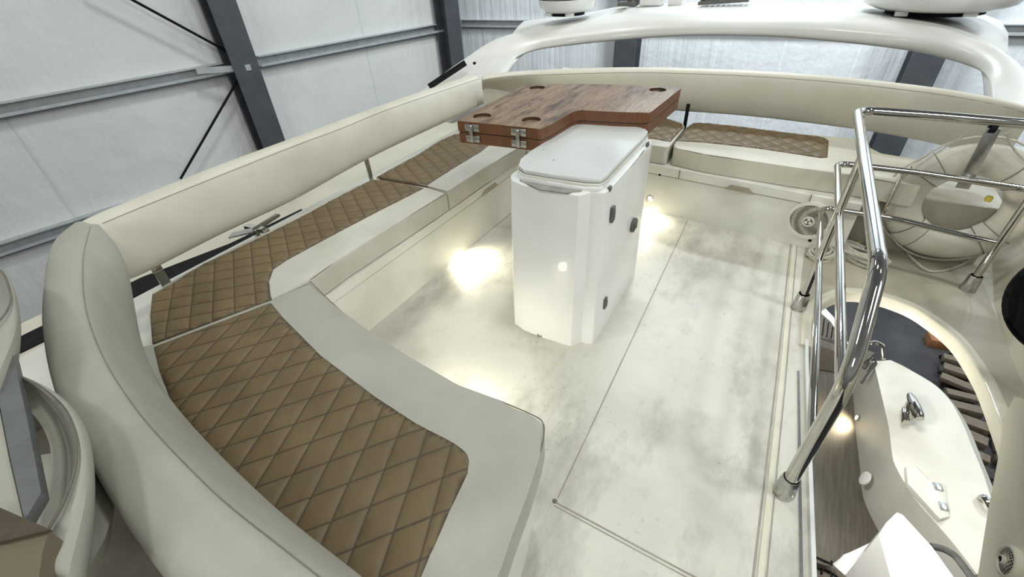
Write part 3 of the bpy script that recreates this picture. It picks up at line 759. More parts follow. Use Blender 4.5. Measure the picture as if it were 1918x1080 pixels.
# ================================================================== LIFE RING
LC = V(.876, 2.908, .357); e1 = V(math.cos(.04), math.sin(.04), 0); e2 = V(0, .06, 1).normalized()
RO, RI = .300, .148; RC, RT = (RO + RI) / 2, (RO - RI) / 2
en = e1.cross(e2)
r = root('life_ring', (LC.x, LC.y, .05), 'cream life ring in strapped cover hanging behind the stainless rail', 'life ring')
def ringpt(a, rad, dn): return LC + (e1 * math.cos(a) + e2 * math.sin(a)) * rad + en * dn
rr = []
for i in range(64):
    a = 2 * PI * i / 64; rr.append([ringpt(a, RC + RT * math.cos(2 * PI * k / 20), .052 * math.sin(2 * PI * k / 20)) for k in range(20)])
def torus(rr):
    n, s = len(rr), len(rr[0]); vs = [v for q in rr for v in q]
    return mesh(vs, [(i * s + j, i * s + (j + 1) % s, ((i + 1) % n) * s + (j + 1) % s, ((i + 1) % n) * s + j) for i in range(n) for j in range(s)])
part('ring_body', torus(rr), 'foam', r)
for a0 in (50, 140, 232, 318):
    rr = []
    for i in range(9):
        a = math.radians(a0 - 9 + 18 * i / 8); rr.append([ringpt(a, RC + (RT + .005) * math.cos(2 * PI * k / 20), .057 * math.sin(2 * PI * k / 20)) for k in range(20)])
    part('strap_band', loft(rr, True, False), 'vinyl_white', r, 'pale band wrapped round the ring')
    for s in (-9.4, 9.4):
        a = math.radians(a0 + s)
        part('band_edge', tube([ringpt(a, RC + (RT + .004) * math.cos(2 * PI * k / 20), .056 * math.sin(2 * PI * k / 20)) for k in range(20)], .0022, 5, True), 'seam', r)
gp_ = []
for k in range(4):
    a0 = math.radians((50, 140, 232, 318)[k]); a1 = math.radians((140, 232, 318, 410)[k])
    for i in range(10):
        t = i / 10; a = a0 + (a1 - a0) * t; gp_.append(ringpt(a, RO + .008 + .020 * math.sin(PI * t), -.01 - .01 * math.sin(PI * t)))
part('grab_line', tube(gp_, .005, 8, True), 'rope', r)
# lanyard from rail to ring, sagging rope below
part('lanyard', tube(crv([onY(1820, 243, 2.825), onY(1760, 283, 2.825), onY(1700, 326, 2.825), onY(1655, 372, 2.83)], 6), .004, 8), 'rope', r)
part('lanyard', tube(crv([onY(1885, 250, 2.825), onY(1900, 280, 2.825), onY(1930, 310, 2.83)], 6), .005, 8), 'rope', r)
single('sagging_rope', tube(crv([at(1690, 462, .02), at(1715, 490, .02), at(1745, 508, .012), at(1790, 500, .012), at(1830, 478, .02), at(1858, 466, .02)], 6), .006, 8), 'rope', 'thin twisted cord lying in a curve on the deck under the life ring', 'cord')
single('toggle', lathe([(.001, -.016), (.013, -.012), (.015, 0), (.013, .012), (.001, .016)], onY(1852, 372, 2.84), (0, 0, 1), 16), 'yellow', 'small yellow toggle beside the life ring', 'toggle')

# rope coil on the deck
def coil(c, ang, n, L, Wd, seed):
    rnd_ = random.Random(seed); paths = []
    for i in range(n):
        a = ang + rnd_.uniform(-.35, .35); d = Vector((math.cos(a), math.sin(a), 0)); s = Vector((-d.y, d.x, 0))
        w = Wd * rnd_.uniform(.5, 1.1); l = L * rnd_.uniform(.75, 1.1); z = .008 + .004 * i
        p = [Vector(c) + d * (-l / 2 + l / 2 * (1 - math.cos(2 * PI * k / 20))) + s * w * math.sin(2 * PI * k / 20) + Vector((0, 0, z + .006 * math.sin(4 * PI * k / 20 + i))) for k in range(20)]
        paths.append(p)
    return tubes(paths, .0075, 7, True)
r = root('mooring_line', at(1570, 478, 0), 'small hank of pale rope lying on the deck behind the rail foot', 'rope')
part('rope_hank', coil(at(1604, 487, 0), -.45, 16, .26, .05, 3), 'rope', r)
part('rope_hank', coil(at(1537, 481, 0), .9, 10, .15, .05, 5), 'rope', r)
part('yellow_cord', tube(crv([at(1575, 462, .05), at(1595, 458, .05), at(1612, 452, .06)], 5), .005, 6), 'yellow', r, 'short yellow cord end')

# ================================================================== SPEAKERS
def speaker(c, nrm, R_, label, m_ring='gel', m_gr='shade'):
    nrm = Vector(nrm).normalized(); c = Vector(c)
    u = Vector((0, 0, 1)); u = (u - nrm * u.dot(nrm)).normalized(); w = nrm.cross(u)
    r = root('round_speaker', c, label, 'speaker', 'round white marine speakers')
    part('trim_ring', lathe([(R_, -.004), (R_, .012), (R_ * .97, .013), (R_ * .83, .014), (R_ * .80, .009), (R_ * .80, -.004)], c, nrm, 48), m_ring, r)
    part('grille', lathe([(R_ * .81, .004), (R_ * .81, .009), (R_ * .4, .015), (.001, .017)], c, nrm, 40), MT['grille'], r, 'fine perforated grille')
    bm = [lathe([(R_ * .26, .016), (R_ * .26, .025), (R_ * .20, .026), (R_ * .20, .016)], c, nrm, 32)]
    part('emblem_ring', bm[0], m_ring, r)
    for k in range(3):
        a = PI / 2 + k * 2 * PI / 3; q = c + (u * math.sin(a) + w * math.cos(a)) * R_ * .11
        part('emblem_lobe', lathe([(R_ * .075, .017), (R_ * .075, .025), (R_ * .04, .026)], q, nrm, 16), m_ring if m_gr == 'shade' else 'black', r)
    return r
def grille_mat(c_face=(.42, .40, .33)):
    m, nt, b = new_mat('perforated_grille')
    tc = N(nt, 'ShaderNodeTexCoord'); vo = N(nt, 'ShaderNodeTexVoronoi'); vo.inputs['Scale'].default_value = 120; vo.inputs['Randomness'].default_value = .12
    nt.links.new(tc.outputs['Object'], vo.inputs[0])
    f = ramp(nt, vo.outputs['Distance'], .40, .50)
    nt.links.new(mixc(nt, f, (.04, .036, .03), c_face), b.inputs['Base Color']); b.inputs['Roughness'].default_value = .6; return m
MT['grille'] = grille_mat()
sp_c = onA(1515, 412, .002)
speaker(sp_c, AN3, .115, 'round white speaker with perforated grille in the aft locker front')

# ================================================================== COURTESY LIGHTS
def courtesy(c, nrm, label, power, spot_dir, size=1.9):
    nrm = Vector(nrm).normalized(); c = Vector(c)
    r = root('courtesy_light', c, label, 'light', 'small round courtesy lights')
    part('bezel', lathe([(.024, -.003), (.024, .004), (.019, .006), (.018, .002)], c, nrm, 24), 'chrome', r)
    part('lens', lathe([(.018, .001), (.018, .003), (.001, .0045)], c, nrm, 20), 'lens', r)
    L = bpy.data.lights.new('courtesy_lamp', 'SPOT'); L.energy = power; L.color = (1, .93, .74); L.spot_size = size; L.spot_blend = .8; L.shadow_soft_size = .035
    o = bpy.data.objects.new('lamp', L); C.objects.link(o); o.location = c + nrm * .07
    o.rotation_euler = Vector(spot_dir).normalized().to_track_quat('-Z', 'Y').to_euler(); return r
cl = onX(850, 459, -1.538)
courtesy((-1.5405, cl.y, cl.z), (1, 0, 0), 'lit courtesy light low on the left locker front', 13, (.55, 0, -.75), 2.7)
ca = onA(1228, 372, .003)
courtesy((-.66, 2.905, .09), AN3, 'lit courtesy light low on the aft locker beside the console', 13, (.05, -.55, -.75), 2.7)
courtesy((-.85, .705, .09), (0, 1, 0), 'courtesy light on the front locker hidden under the curved bench', 11, (.0, .7, -.6), 2.6)

# ================================================================== RADAR ARCH
# (inner pixel edge, outer crease, distance aft)
ST = [((915, 190), (770, 185), 3.55), ((925, 150), (826, 140), 3.75), ((940, 128), (872, 108), 4.0), ((962, 110), (925, 74), 4.3), ((1005, 95), (985, 60), 4.5), ((1080, 85), (1080, 48), 4.6), ((1160, 77), (1160, 37), 4.62), ((1280, 69), (1280, 27), 4.64), ((1430, 70), (1430, 23), 4.62), ((1560, 80), (1560, 26), 4.55), ((1690, 95), (1665, 38), 4.45), ((1770, 112), (1765, 53), 4.3), ((1830, 131), (1850, 80), 4.1), ((1853, 150), (1905, 115), 3.9), ((1860, 175), (1950, 165), 3.7), ((1862, 215), (1990, 240), 3.45)]
ins = [onY(*i, Y) for i, o_, Y in ST]; outs = [onY(o_[0], o_[1], Y + .18) for i, o_, Y in ST]
n = 70; I_ = resample(crv(ins, 6), n); O_ = resample(crv(outs, 6), n)
rings = []
for i, o_ in zip(I_, O_):
    mid_ = (i + o_) / 2
    fw = Vector((0, -1, 0)); bk = Vector((0, 1, 0))
    rings.append([i + bk * .10, i + bk * .02, i + (o_ - i) * .10 + fw * .02, mid_ + fw * .07, i + (o_ - i) * .82 + fw * .05, o_ + fw * .01, o_ + bk * .04, o_ + bk * .40, mid_ + bk * .48, i + bk * .42])
r = root('radar_arch', (-.7, 4.6, -.9), 'big white radar arch spanning the aft end behind the bowed backrest', 'radar arch')
ao = part('arch_hoop', loft(rings), 'gel_arch', r, ang=75); subsurf(ao, 2)
# platform on the arch, follows the crease
pf_f = [(962, 60), (1080, 49), (1160, 38), (1280, 28), (1430, 24), (1560, 27), (1665, 39), (1765, 53), (1850, 80), (1888, 96)]
pf_b = [(985, 40), (1090, 27), (1170, 12), (1280, 6), (1430, 4), (1570, 8), (1680, 16), (1790, 24), (1862, 34), (1884, 62)]
fz = [onY(u, v, 4.80) for u, v in pf_f]; zpl = sum(p.z for p in fz) / len(fz)
A_ = [p for p in fz]; B_ = [onY(u, v, 5.75) for u, v in pf_b]
n = 40; A2 = resample(crv(A_, 5), n); B2 = resample(crv(B_, 5), n)
rings = [[a + Vector((0, 0, -.12)), a + Vector((0, -.02, -.01)), a + Vector((0, .03, .012)), a.lerp(b, .5) + Vector((0, 0, .02)), b + Vector((0, -.05, .01)), b + Vector((0, .02, -.02)), b + Vector((0, 0, -.14))] for a, b in zip(A2, B2)]
plat = part('top_platform', loft(rings), 'gel_arch', r, ang=50)
pd0 = onY(1165, 30, 5.0); pd1 = onY(1600, 24, 5.0)
bl = onY(1175, 13, 5.4); br = onY(1562, 9, 5.4)
me = mesh([onY(1155, 36, 4.84), onY(1612, 27, 4.84), br + Vector((0, 0, .0)), bl, br + Vector((0, .4, -.02)), bl + Vector((0, .4, -.02)), onY(1155, 36, 4.84) + Vector((0, .9, -.15)), onY(1612, 27, 4.84) + Vector((0, .9, -.15))], [(0, 1, 2, 3), (3, 2, 4, 5), (0, 3, 5, 6), (1, 7, 4, 2), (5, 4, 7, 6), (0, 6, 7, 1)])
part('equipment_plinth', me, 'gel_arch', r, smooth=False)
# dark slot light in the left leg of the arch
s0 = onY(818, 157, 3.70); s1 = onY(887, 112, 4.02)
part('leg_slot', bar(s0 + Vector((0, -.12, 0)), s1 + Vector((0, -.14, 0)), .05, .02, (0, -1, 0)), 'black', r)
for u, v in ((892, 117),):
    p = onY(u, v, 3.9); part('leg_screw', lathe([(.012, 0), (.012, .02)], p + Vector((0, -.02, 0)), (0, -1, 0), 10), 'black', r)
# arch feet reach down to the side decks
part('arch_leg', loft([[Vector((x, y, z)) for x, y in ((-3.15, 3.45), (-2.75, 3.4), (-2.75, 4.0), (-3.3, 4.05))] for z in (-.9, .1, .32)]), 'gel_arch', r)
part('arch_leg', loft([[Vector((x, y, z)) for x, y in ((1.12, 3.4), (1.5, 3.4), (1.5, 3.95), (1.12, 3.95))] for z in (-.06, .1, .36)]), 'gel_arch', r)

# radar domes
from mathutils.bvhtree import BVHTree
plat_bvh = BVHTree.FromPolygons([tuple(v.co) for v in plat.data.vertices], [tuple(f.vertices) for f in plat.data.polygons])
def plat_z(x, y):
    zs = []
    for dx in (-.3, -.15, 0, .15, .3):
        for dy in (-.3, -.15, 0, .15, .3):
            h = plat_bvh.ray_cast(Vector((x + dx, y + dy, 4)), Vector((0, 0, -1)))
            if h[0]: zs.append(h[0].z)
    return max(zs) if zs else .9
def dome(u, v, Y, R_, H_, label, band=True):
    b = onY(u, v, Y); b.z = plat_z(b.x, b.y) + .004
    r = root('radar_dome', b, label, 'radar dome', 'white radar domes on the arch')
    part('dome_shell', lathe([(R_ * .78, 0), (R_ * .93, .03), (R_, .10), (R_ * 1.0, H_ * .45), (R_ * .99, H_ * .8), (R_ * .9, H_ * .94), (R_ * .6, H_), (.001, H_ * 1.03)], b + Vector((0, 0, .034)), seg=48), 'gel_cool', r, ang=60)
    part('base_gasket', lathe([(R_ * .62, -.02), (R_ * .62, .02)], b + Vector((0, 0, .02)), seg=32), 'black', r)
    for s in (-.45, .35):
        part('mount_foot', obox(b + Vector((R_ * s, -R_ * .55, .018)), (.04, 0, 0), (0, .03, 0), (0, 0, .015), .005), 'gel_cool', r)
    if band:
        part('joint_band', lathe([(R_ * 1.002, 0), (R_ * 1.004, .004), (R_ * 1.002, .008)], b + Vector((0, 0, .15)), seg=48, caps=False), 'black', r)
    return r
dome(1062, 33, 5.15, .30, .34, 'white radar dome with dark joint line on the left end of the arch')
dome(1748, 21, 5.15, .50, .45, 'wide white satellite dome on the right end of the arch, cut by the frame', False)
# antenna trays on the plinth
def tray(u0, v0, u1, v1, Y, label, m):
    a = onY(u0, v0, Y); b = onY(u1, v1, Y); d = (b - a); L = d.length; d.normalize(); dz = Vector((0, 0, 1)); dy = Vector((0, 1, 0))
    r = root('antenna_tray', (a + b) / 2, label, 'antenna mount', 'fittings on top of the arch')
    for k in (0, 1):
        part('side_bar', obox((a + b) / 2 + dy * .22 * k + dz * .02, d * L / 2, dy * .012, dz * .014), m, r)
        part('side_bar', obox((a + b) / 2 + dy * .22 * k + dz * .065, d * L / 2 * .94, dy * .010, dz * .010), m, r)
    for k in range(9):
        q = a.lerp(b, (k + .5) / 9); part('cross_bar', obox(q + dy * .11 + dz * .035, d * .008, dy * .12, dz * .03), m, r)
    return r
tray(1307, 11, 1402, 5, 5.2, 'grey slatted metal antenna tray on the middle of the arch', 'dkgrey')
r = root('searchlight_mount', onY(1176, 8, 5.5), 'dark jointed fitting on the left end of the arch plinth', 'antenna mount', 'fittings on top of the arch')
b0 = onY(1176, 11, 5.45)
part('stand', join(obox(b0 + Vector((0, 0, .02)), (.10, 0, 0), (0, .05, 0), (0, 0, .02), .005), obox(b0 + Vector((.02, 0, .1)), (.025, 0, 0), (0, .02, 0), (0, 0, .08), .006), obox(b0 + Vector((.09, 0, .09)), (.018, 0, 0), (0, .02, 0), (0, 0, .07), .006)), 'dkgrey', r)
part('head', lathe([(.05, 0), (.06, .03), (.06, .12), (.04, .14)], b0 + Vector((.02, -.03, .17)), (0, -1, 0), 20), 'steel', r)
for (u, lab, wv) in ((1222, 'white flat equipment box left of the slatted tray on the arch', .11), (1268, 'small white equipment box beside the slatted tray on the arch', .07)):
    q = onY(u, 9, 5.5); single('equipment_box', obox(q + Vector((0, 0, .06)), (wv, 0, 0), (0, .1, 0), (0, 0, .06), .012), 'gel_cool', lab, 'equipment box', 'fittings on top of the arch')

# ================================================================== RIGHT COAMING, SMOKED HATCH, STAIRWELL SIDE
def quadmesh(pts, thick, nrm):
    nrm = Vector(nrm).normalized() * thick; n = len(pts); P = [Vector(p) for p in pts]
    vs = P + [p - nrm for p in P]; fs = [tuple(range(n)), tuple(range(2 * n - 1, n - 1, -1))] + [(i, i + n, (i + 1) % n + n, (i + 1) % n) for i in range(n)]
    return mesh(vs, fs)
# coaming: sloped beige side that rises outboard of the rim
rings = []
for y, x0 in ((-1.3, 1.10), (.5, 1.10), (1.2, 1.10), (1.8, 1.095), (2.2, 1.085), (2.6, 1.10), (3.0, 1.16), (3.35, 1.22)):
    rings.append([V(x0, y, -.02), V(x0 + .02, y, .02), V(x0 + .10, y, .20), V(x0 + .17, y, .42), V(x0 + .22, y, .47), V(x0 + .5, y, .47), V(x0 + .5, y, -.02)])
single('wall_right', loft(rings), 'gel_beige', kind='structure', keep=True, ang=40)
# smoked round hatch at the right edge of the frame
hc = onX(2044, 576, 1.06); hd = (hc - CAM).dot(RM @ Vector((0, 0, 1))); hr = 112 * hd / F
hn = (CAM - hc).normalized() + V(0, 0, 0); hn.normalize()
r = root('window_1', hc, 'black glossy rounded window at the right edge beside the stairwell', 'window'); r['kind'] = 'structure'
part('window_pane', lathe([(hr * .97, -.03), (hr, -.015), (hr, .0), (hr * .94, .010), (.001, .022)], hc, hn, 48), 'acrylic', r)
part('window_rim', lathe([(hr, -.03), (hr * 1.03, -.02), (hr * 1.03, -.008), (hr, .0)], hc, hn, 48, False), 'black', r)
# stairwell side lining carrying the lower speaker
XS = .975
sp4 = [onX(1900, 742, XS), onX(1881, 780, XS), onX(1871, 850, XS), onX(1850, 960, XS), onX(1828, 1100, XS), onX(2200, 1200, XS), onX(2100, 800, XS)]
single('trim_18', quadmesh(sp4, .14, (-1, 0, 0)), 'gel_beige', kind='structure', keep=True)
sc_ = onX(1893, 1053, XS - .004)
speaker(sc_, (-1, 0, 0), .052, 'small round speaker low on the right stairwell lining', 'gel_beige', 'dark')

# ================================================================== LOWER COCKPIT
ZL = -2.1
base = [(1588, 690), (1597, 735), (1600, 769), (1603, 812), (1608, 850), (1612, 886), (1615, 920), (1622, 946), (1646, 995), (1680, 1050), (1720, 1100)]
cr1 = [(1636, 676), (1650, 735), (1657, 765), (1665, 801), (1671, 850), (1676, 869), (1695, 905), (1722, 944), (1752, 978), (1788, 1020), (1830, 1075)]
cr2 = [(1668, 674), (1681, 728), (1685, 758), (1689, 790), (1694, 825), (1702, 862), (1722, 900), (1748, 936), (1778, 972), (1812, 1012), (1850, 1065)]
ced = [(1690, 684), (1742, 714), (1763, 731), (1784, 756), (1805, 797), (1818, 830), (1827, 852), (1842, 888), (1857, 935), (1872, 985), (1890, 1050)]
out = [(1701, 690), (1753, 722), (1775, 742), (1797, 770), (1818, 808), (1832, 842), (1842, 868), (1857, 905), (1872, 950), (1886, 1000), (1905, 1060)]
ZB = -1.55
sl_ = px([(1640, 660), (1604, 690)] + [(u + 6, v) for u, v in base[1:]], ZL)
single('floor_3', prism([(.2, 1.0), (.2, sl_[0][1])] + sl_ + [(1.6, 1.0)], ZL - .1, ZL), 'sole', kind='structure', keep=True)
lines = [[at(u, v, ZL) for u, v in base], [at(u, v, ZB - .03) for u, v in cr1], [at(u, v, ZB) for u, v in cr2], [at(u, v, ZB + .02) for u, v in ced], [at(u, v, ZB - .02) for u, v in out]]
n = 40; lines = [resample(crv(l, 5), n) for l in lines]
rings = [[lines[k][i] for k in range(5)] + [lines[4][i] + Vector((.05, .0, -1.3)), lines[0][i] + Vector((.1, 0, -1.3))] for i in range(n)]
r = root('cockpit_bulwark', at(1700, 850, ZL), 'white moulded side bulwark of the lower cockpit seen through the stairwell', 'bulwark')
part('bulwark_moulding', loft(rings), 'gel', r, ang=22)
hl = [(1697, 873), (1717, 873), (1738, 900), (1771, 907), (1778, 967), (1760, 971), (1700, 905)]
hm = [at(u, v, ZB + .014) for u, v in hl]
part('hatch_door', prism(xy(hm), ZB - .02, ZB + .016, .004, 2), 'gel', r)
for u, v in ((1757, 911), (1767, 948)):
    q = at(u, v, ZB + .02); part('hatch_hinge', obox(q, (.022, .004, 0), (-.004, .028, 0), (0, 0, .006), .003), 'steel', r)
part('fuel_cap', lathe([(.055, 0), (.055, .012), (.04, .016)], at(1613, 893, ZL + .2) + Vector((.03, 0, 0)), (-1, 0, .35), 24), 'gel_cool', r)
q = at(1852, 950, ZB + .01); part('fairlead', tube(crv([at(1838, 935, ZB + .02), at(1844, 932, ZB + .06), at(1856, 950, ZB + .06), at(1860, 965, ZB + .02)], 5), .022, 10), 'chrome', r)
# cleat
c0 = at(1712, 780, ZB + .0); c1 = at(1704, 738, ZB + .14); c2 = at(1723, 784, ZB + .14)
r = root('mooring_cleat', (c0.x, c0.y, ZB), 'polished steel mooring cleat on top of the white bulwark', 'cleat')
part('horn', tube([c1, c1.lerp(c2, .15), c1.lerp(c2, .5), c1.lerp(c2, .85), c2], [.020, .030, .038, .036, .026], 14), 'chrome', r)
part('base', join(obox(c1.lerp(c2, .5) + Vector((-.01, 0, -.05)), (.03, 0, 0), (0, .06, 0), (0, 0, .05), .012), obox(c1.lerp(c2, .75) + Vector((-.05, 0, -.07)), (.02, 0, 0), (0, .07, 0), (0, 0, .03), .01)), 'chrome', r)
# grab loops
single('grab_handle', tube(fillet([at(1655, 672, -1.5), at(1655, 648, -1.45), at(1640, 640, -1.45), at(1600, 648, -1.45)], .04), .017, 10), 'chrome', 'bent chrome grab handle at the aft end of the lower cockpit', 'grab handle')
single('grab_handle', tube(fillet([at(1612, 719, -1.62), at(1640, 680, -1.5), at(1634, 668, -1.48), at(1618, 690, -1.55)], .03), .015, 10), 'chrome', 'small chrome grab handle beside the lowest bend of the stair rail', 'grab handle')
single('gate_bar', tube([at(1532, 630, -1.55), at(1600, 652, -1.55)], .018, 10), 'chrome', 'horizontal chrome bar across the lower cockpit gate behind the rail', 'grab handle')
single('boarding_mat', prism(px([(1533, 648), (1580, 664), (1580, 700), (1533, 692)], ZL + .004), ZL, ZL + .012), 'mat', 'brown mat on the lower cockpit sole seen between the rail bars', 'mat')
# swim platform beyond
pf = px([(1500, 560), (1544, 572), (1563, 592), (1590, 640), (1590, 668), (1500, 640)], -2.3)
r = root('swim_platform', at(1550, 610, -2.6), 'teak planked swim platform with white edge glimpsed beyond the lower cockpit', 'swim platform')
part('platform_edge', prism(pf, -2.5, -2.31, .01), 'gel_cool', r)
part('teak_planking', prism(px([(1500, 576), (1540, 588), (1556, 602), (1580, 640), (1580, 655), (1500, 634)], -2.3), -2.4, -2.300), 'sole', r)
pl = []
for k in range(6):
    a = at(1536 + k * 8, 588 + k * 8, -2.298); b = at(1532 + k * 8, 628 + k * 3, -2.298); pl.append([a, b])
part('plank_caulking', tubes(pl, .006, 5), 'black', r)
# bright cockpit step lamp
L = bpy.data.lights.new('cockpit_lamp', 'SPOT'); L.energy = 14; L.color = (1, .88, .62); L.spot_size = 2.6; L.spot_blend = .8; L.shadow_soft_size = .02
cq = at(1606, 782, ZL + .09)
r = root('courtesy_light', cq, 'lit courtesy light at the foot of the white bulwark in the lower cockpit', 'light', 'small round courtesy lights')
cn = V(-1, -.1, .25).normalized()
part('bezel', lathe([(.03, -.01), (.03, .006), (.022, .009), (.021, .004)], cq, cn, 20), 'chrome', r); part('lens', lathe([(.022, .003), (.022, .006), (.001, .008)], cq, cn, 20), 'lens', r)
o = bpy.data.objects.new('lamp', L); C.objects.link(o); o.location = cq + cn * .05; o.rotation_euler = V(-.6, -.1, -.7).to_track_quat('-Z', 'Y').to_euler()

# stair mouldings at the bottom of the frame
r = root('stair_moulding', at(1680, 1050, -1.4), 'white moulded stair side with rounded top in the stairwell, bottom right', 'stair moulding')
ZS = -1.05
P = [at(u, v, ZS) for u, v in [(1646, 1000), (1660, 978), (1680, 959), (1688, 962), (1745, 1024), (1785, 1080), (1840, 1160), (1700, 1200)]]
dn = Vector((0, -.05, -.9))
Pm = [at(u, v, ZS) for u, v in [(1660, 1004), (1672, 986), (1684, 974), (1690, 977), (1735, 1030), (1770, 1080), (1815, 1150), (1710, 1180)]]
cen = sum(P, Vector()) / len(P)
part('side_panel', loft([[cen.lerp(p, .94) + Vector((0, 0, .012)) for p in P], P, [p + dn for p in P]]), 'gel_cool', r, ang=30)
lw = [at(u, v, -1.6) for u, v in [(1562, 1052), (1580, 1038), (1640, 1008), (1660, 1004), (1720, 1060), (1760, 1120), (1640, 1180), (1560, 1120)]]
part('lower_step', prism(xy(lw), -2.09, -1.6, .03, 4), 'gel_cool', r, ang=30)
part('window_frame', tube(crv([at(1744, 1023, -1.2), at(1765, 1027, -1.2), at(1788, 1040, -1.2), at(1806, 1062, -1.2), at(1828, 1092, -1.2)], 6), .018, 10), 'dkgrey', r)
r = root('stair_tread', at(1545, 1060, -1.3), 'teak stair tread with black caulking at the lower edge of the stairwell', 'stair tread')
tr1 = px([(1520, 1018), (1557, 1050), (1550, 1060), (1520, 1050)], -1.35); part('upper_tread', prism(tr1, -1.42, -1.35, .004), 'sole', r)
tr2 = px([(1520, 1042), (1560, 1056), (1592, 1084), (1600, 1120), (1520, 1120)], -1.40); part('tread_board', prism(tr2, -1.46, -1.40, .004), 'sole', r)
part('caulking', tubes([[at(1522, 1040, -1.345), at(1558, 1056, -1.345)], [at(1558, 1050, -1.345), at(1557, 1058, -1.345)], [at(1522, 1054, -1.395), at(1560, 1074, -1.395), at(1590, 1096, -1.395)], [at(1538, 1058, -1.395), at(1538, 1074, -1.395)], [at(1557, 1072, -1.395), at(1557, 1086, -1.395)]], .006, 5), 'black', r)

# ================================================================== TIMBER AND DEBRIS ON THE HANGAR FLOOR
rg = random.Random(11)
hA = at(1852, 700, GZ); hB = at(1885, 930, GZ); hd_ = (hB - hA); hw = V(-hd_.y, hd_.x, 0).normalized()
if hw.x > 0: hw = -hw
row = 9
for layer in range(2):
    for c_ in range(2):
        for k in range(row):
            q = hA + hd_ * ((k + .5 * layer + .2 * c_) / row) + hw * (.56 * c_ - .12)
            q = q + V(rg.uniform(-.03, .03), rg.uniform(-.02, .02), 0)
            st_ = hd_.length / row
            a = math.atan2(hw.y, hw.x) + rg.uniform(-.2, .2); d = V(math.cos(a), math.sin(a), 0); sd = V(-d.y, d.x, 0)
            hx_, hy_, hz_ = rg.uniform(.16, .25), st_ * rg.uniform(.22, .32), rg.uniform(.03, .06)
            m_ = 'card' if (layer == 0 and c_ == 1) or rg.random() < .3 else 'wood'
            z_ = GZ + (.135 * layer) + hz_ + .001
            single('timber_offcut', obox((q.x, q.y, z_), d * hx_, sd * hy_, (0, 0, hz_), .008), m_, 'rough timber offcut in the dark heap on the hangar floor beyond the bulwark', 'timber', 'heap of timber offcuts on the hangar floor')
q = at(1780, 640, GZ + .1); single('timber_offcut', obox(q - Vector((0, 0, .02)), (.30, .04, 0), (-.015, .12, 0), (0, 0, .08), .008), 'wood_orange', 'orange-brown timber block on the dark hangar floor', 'timber', None)
single('steel_bar', tube([at(1762, 668, GZ + .035), at(1800, 660, GZ + .035)], .03, 8), 'black', 'thin black bar lying beside the orange-brown timber block', 'bar')

# ================================================================== HELM SEATS (near left)
def helm(label, outer_px, seam_px, inner_px, z, loc):
    O = resample(crv([at(u, v, z) for u, v in outer_px], 6), 36); S = resample(crv([at(u, v, z + .006) for u, v in seam_px], 6), 36); I = resample(crv([at(u, v, z - .14) for u, v in inner_px], 6), 36)
    r = root('helm_seat', loc, label, 'helm seat', 'helm seats')
    rings = []
    for o_, s, i in zip(O, S, I):
        ob = Vector((o_.x * 1.25, o_.y * 1.2 - .03, z - .20))
        rings.append([ob, o_.lerp(ob, .5) + (o_ - s).normalized() * .01, o_.lerp(ob, .12) + (o_ - s).normalized() * .006, o_.lerp(s, .2) + Vector((0, 0, .008)), o_.lerp(s, .6) + Vector((0, 0, .014)), s + Vector((0, 0, .002)), s.lerp(i, .12) - Vector((0, 0, .006)), s.lerp(i, .55) - Vector((0, 0, .02)), i, Vector((i.x * 1.02, i.y * 1.02, z - .205))])
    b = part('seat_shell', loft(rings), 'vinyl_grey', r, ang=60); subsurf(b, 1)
    part('stitching', tube([p + Vector((0, 0, .009)) for p in S], .0022, 6), 'seam', r)
    return r
hp = helm('near helm seat with rounded stitched shell in the lower left corner', [(-40, 700), (20, 700), (45, 708), (90, 725), (134, 758), (163, 803), (175, 856), (176, 925), (169, 986), (159, 1047), (150, 1110)],
          [(-45, 712), (10, 704), (33, 705), (81, 732), (122, 770), (143, 815), (150, 856), (143, 900), (122, 953), (94, 1006), (60, 1075)], [(-60, 760), (0, 745), (30, 752), (53, 770), (72, 800), (83, 830), (83, 855), (79, 890), (70, 920), (52, 955), (20, 1010)], .86, (-.85, -.05, .45))
part('frame_strip', quadmesh([at(-30, 636, .895), at(18, 640, .895), at(50, 780, .885), at(77, 922, .875), at(46, 974, .875), at(20, 860, .885), at(-2, 750, .89)], .02, (0, 0, 1)), 'strip', hp, 'brushed metal strip', ang=25)
part('side_panel', quadmesh([at(-90, 700, .87), at(-6, 742, .87), at(17, 860, .866), at(43, 972, .862), at(-90, 955, .862)], .02, (0, 0, 1)), 'vinyl_grey', hp, ang=25)
part('seat_flap', quadmesh([at(-40, 940, .912), at(0, 950, .912), at(94, 991, .912), at(0, 1014, .912), at(-40, 1022, .912)], .006, (0, 0, 1)), 'mat', hp, 'dark brown folded seat flap', ang=25)
part('seat_cover', quadmesh([at(-40, 1022, .905), at(0, 1013, .905), at(92, 993, .905), at(80, 1030, .900), at(66, 1130, .895), at(-40, 1130, .895)], .03, (0, 0, 1)), 'tan_plain', hp, 'tan vinyl seat cover', ang=25)
h2 = helm('further helm seat whose pale rounded shell enters the frame at the left edge', [(-90, 480), (-40, 488), (0, 500), (18, 516), (32, 545), (40, 585), (40, 620), (34, 660), (22, 700), (0, 760)],
          [(-95, 492), (-45, 500), (-5, 505), (12, 520), (23, 548), (26, 565), (22, 580), (10, 600), (-15, 625), (-60, 680)], [(-110, 530), (-70, 530), (-35, 535), (-25, 545), (-20, 555), (-22, 565), (-30, 575), (-45, 590), (-60, 610), (-90, 650)], .90, (-1.4, .1, .5))
single('trim_19', prism([(-2.3, -1.4), (-.24, -1.4), (-.24, -.06), (-1.0, -.06), (-1.53, .08), (-2.3, .08)], .002, .05, .01), 'side_deck', kind='structure', keep=True)

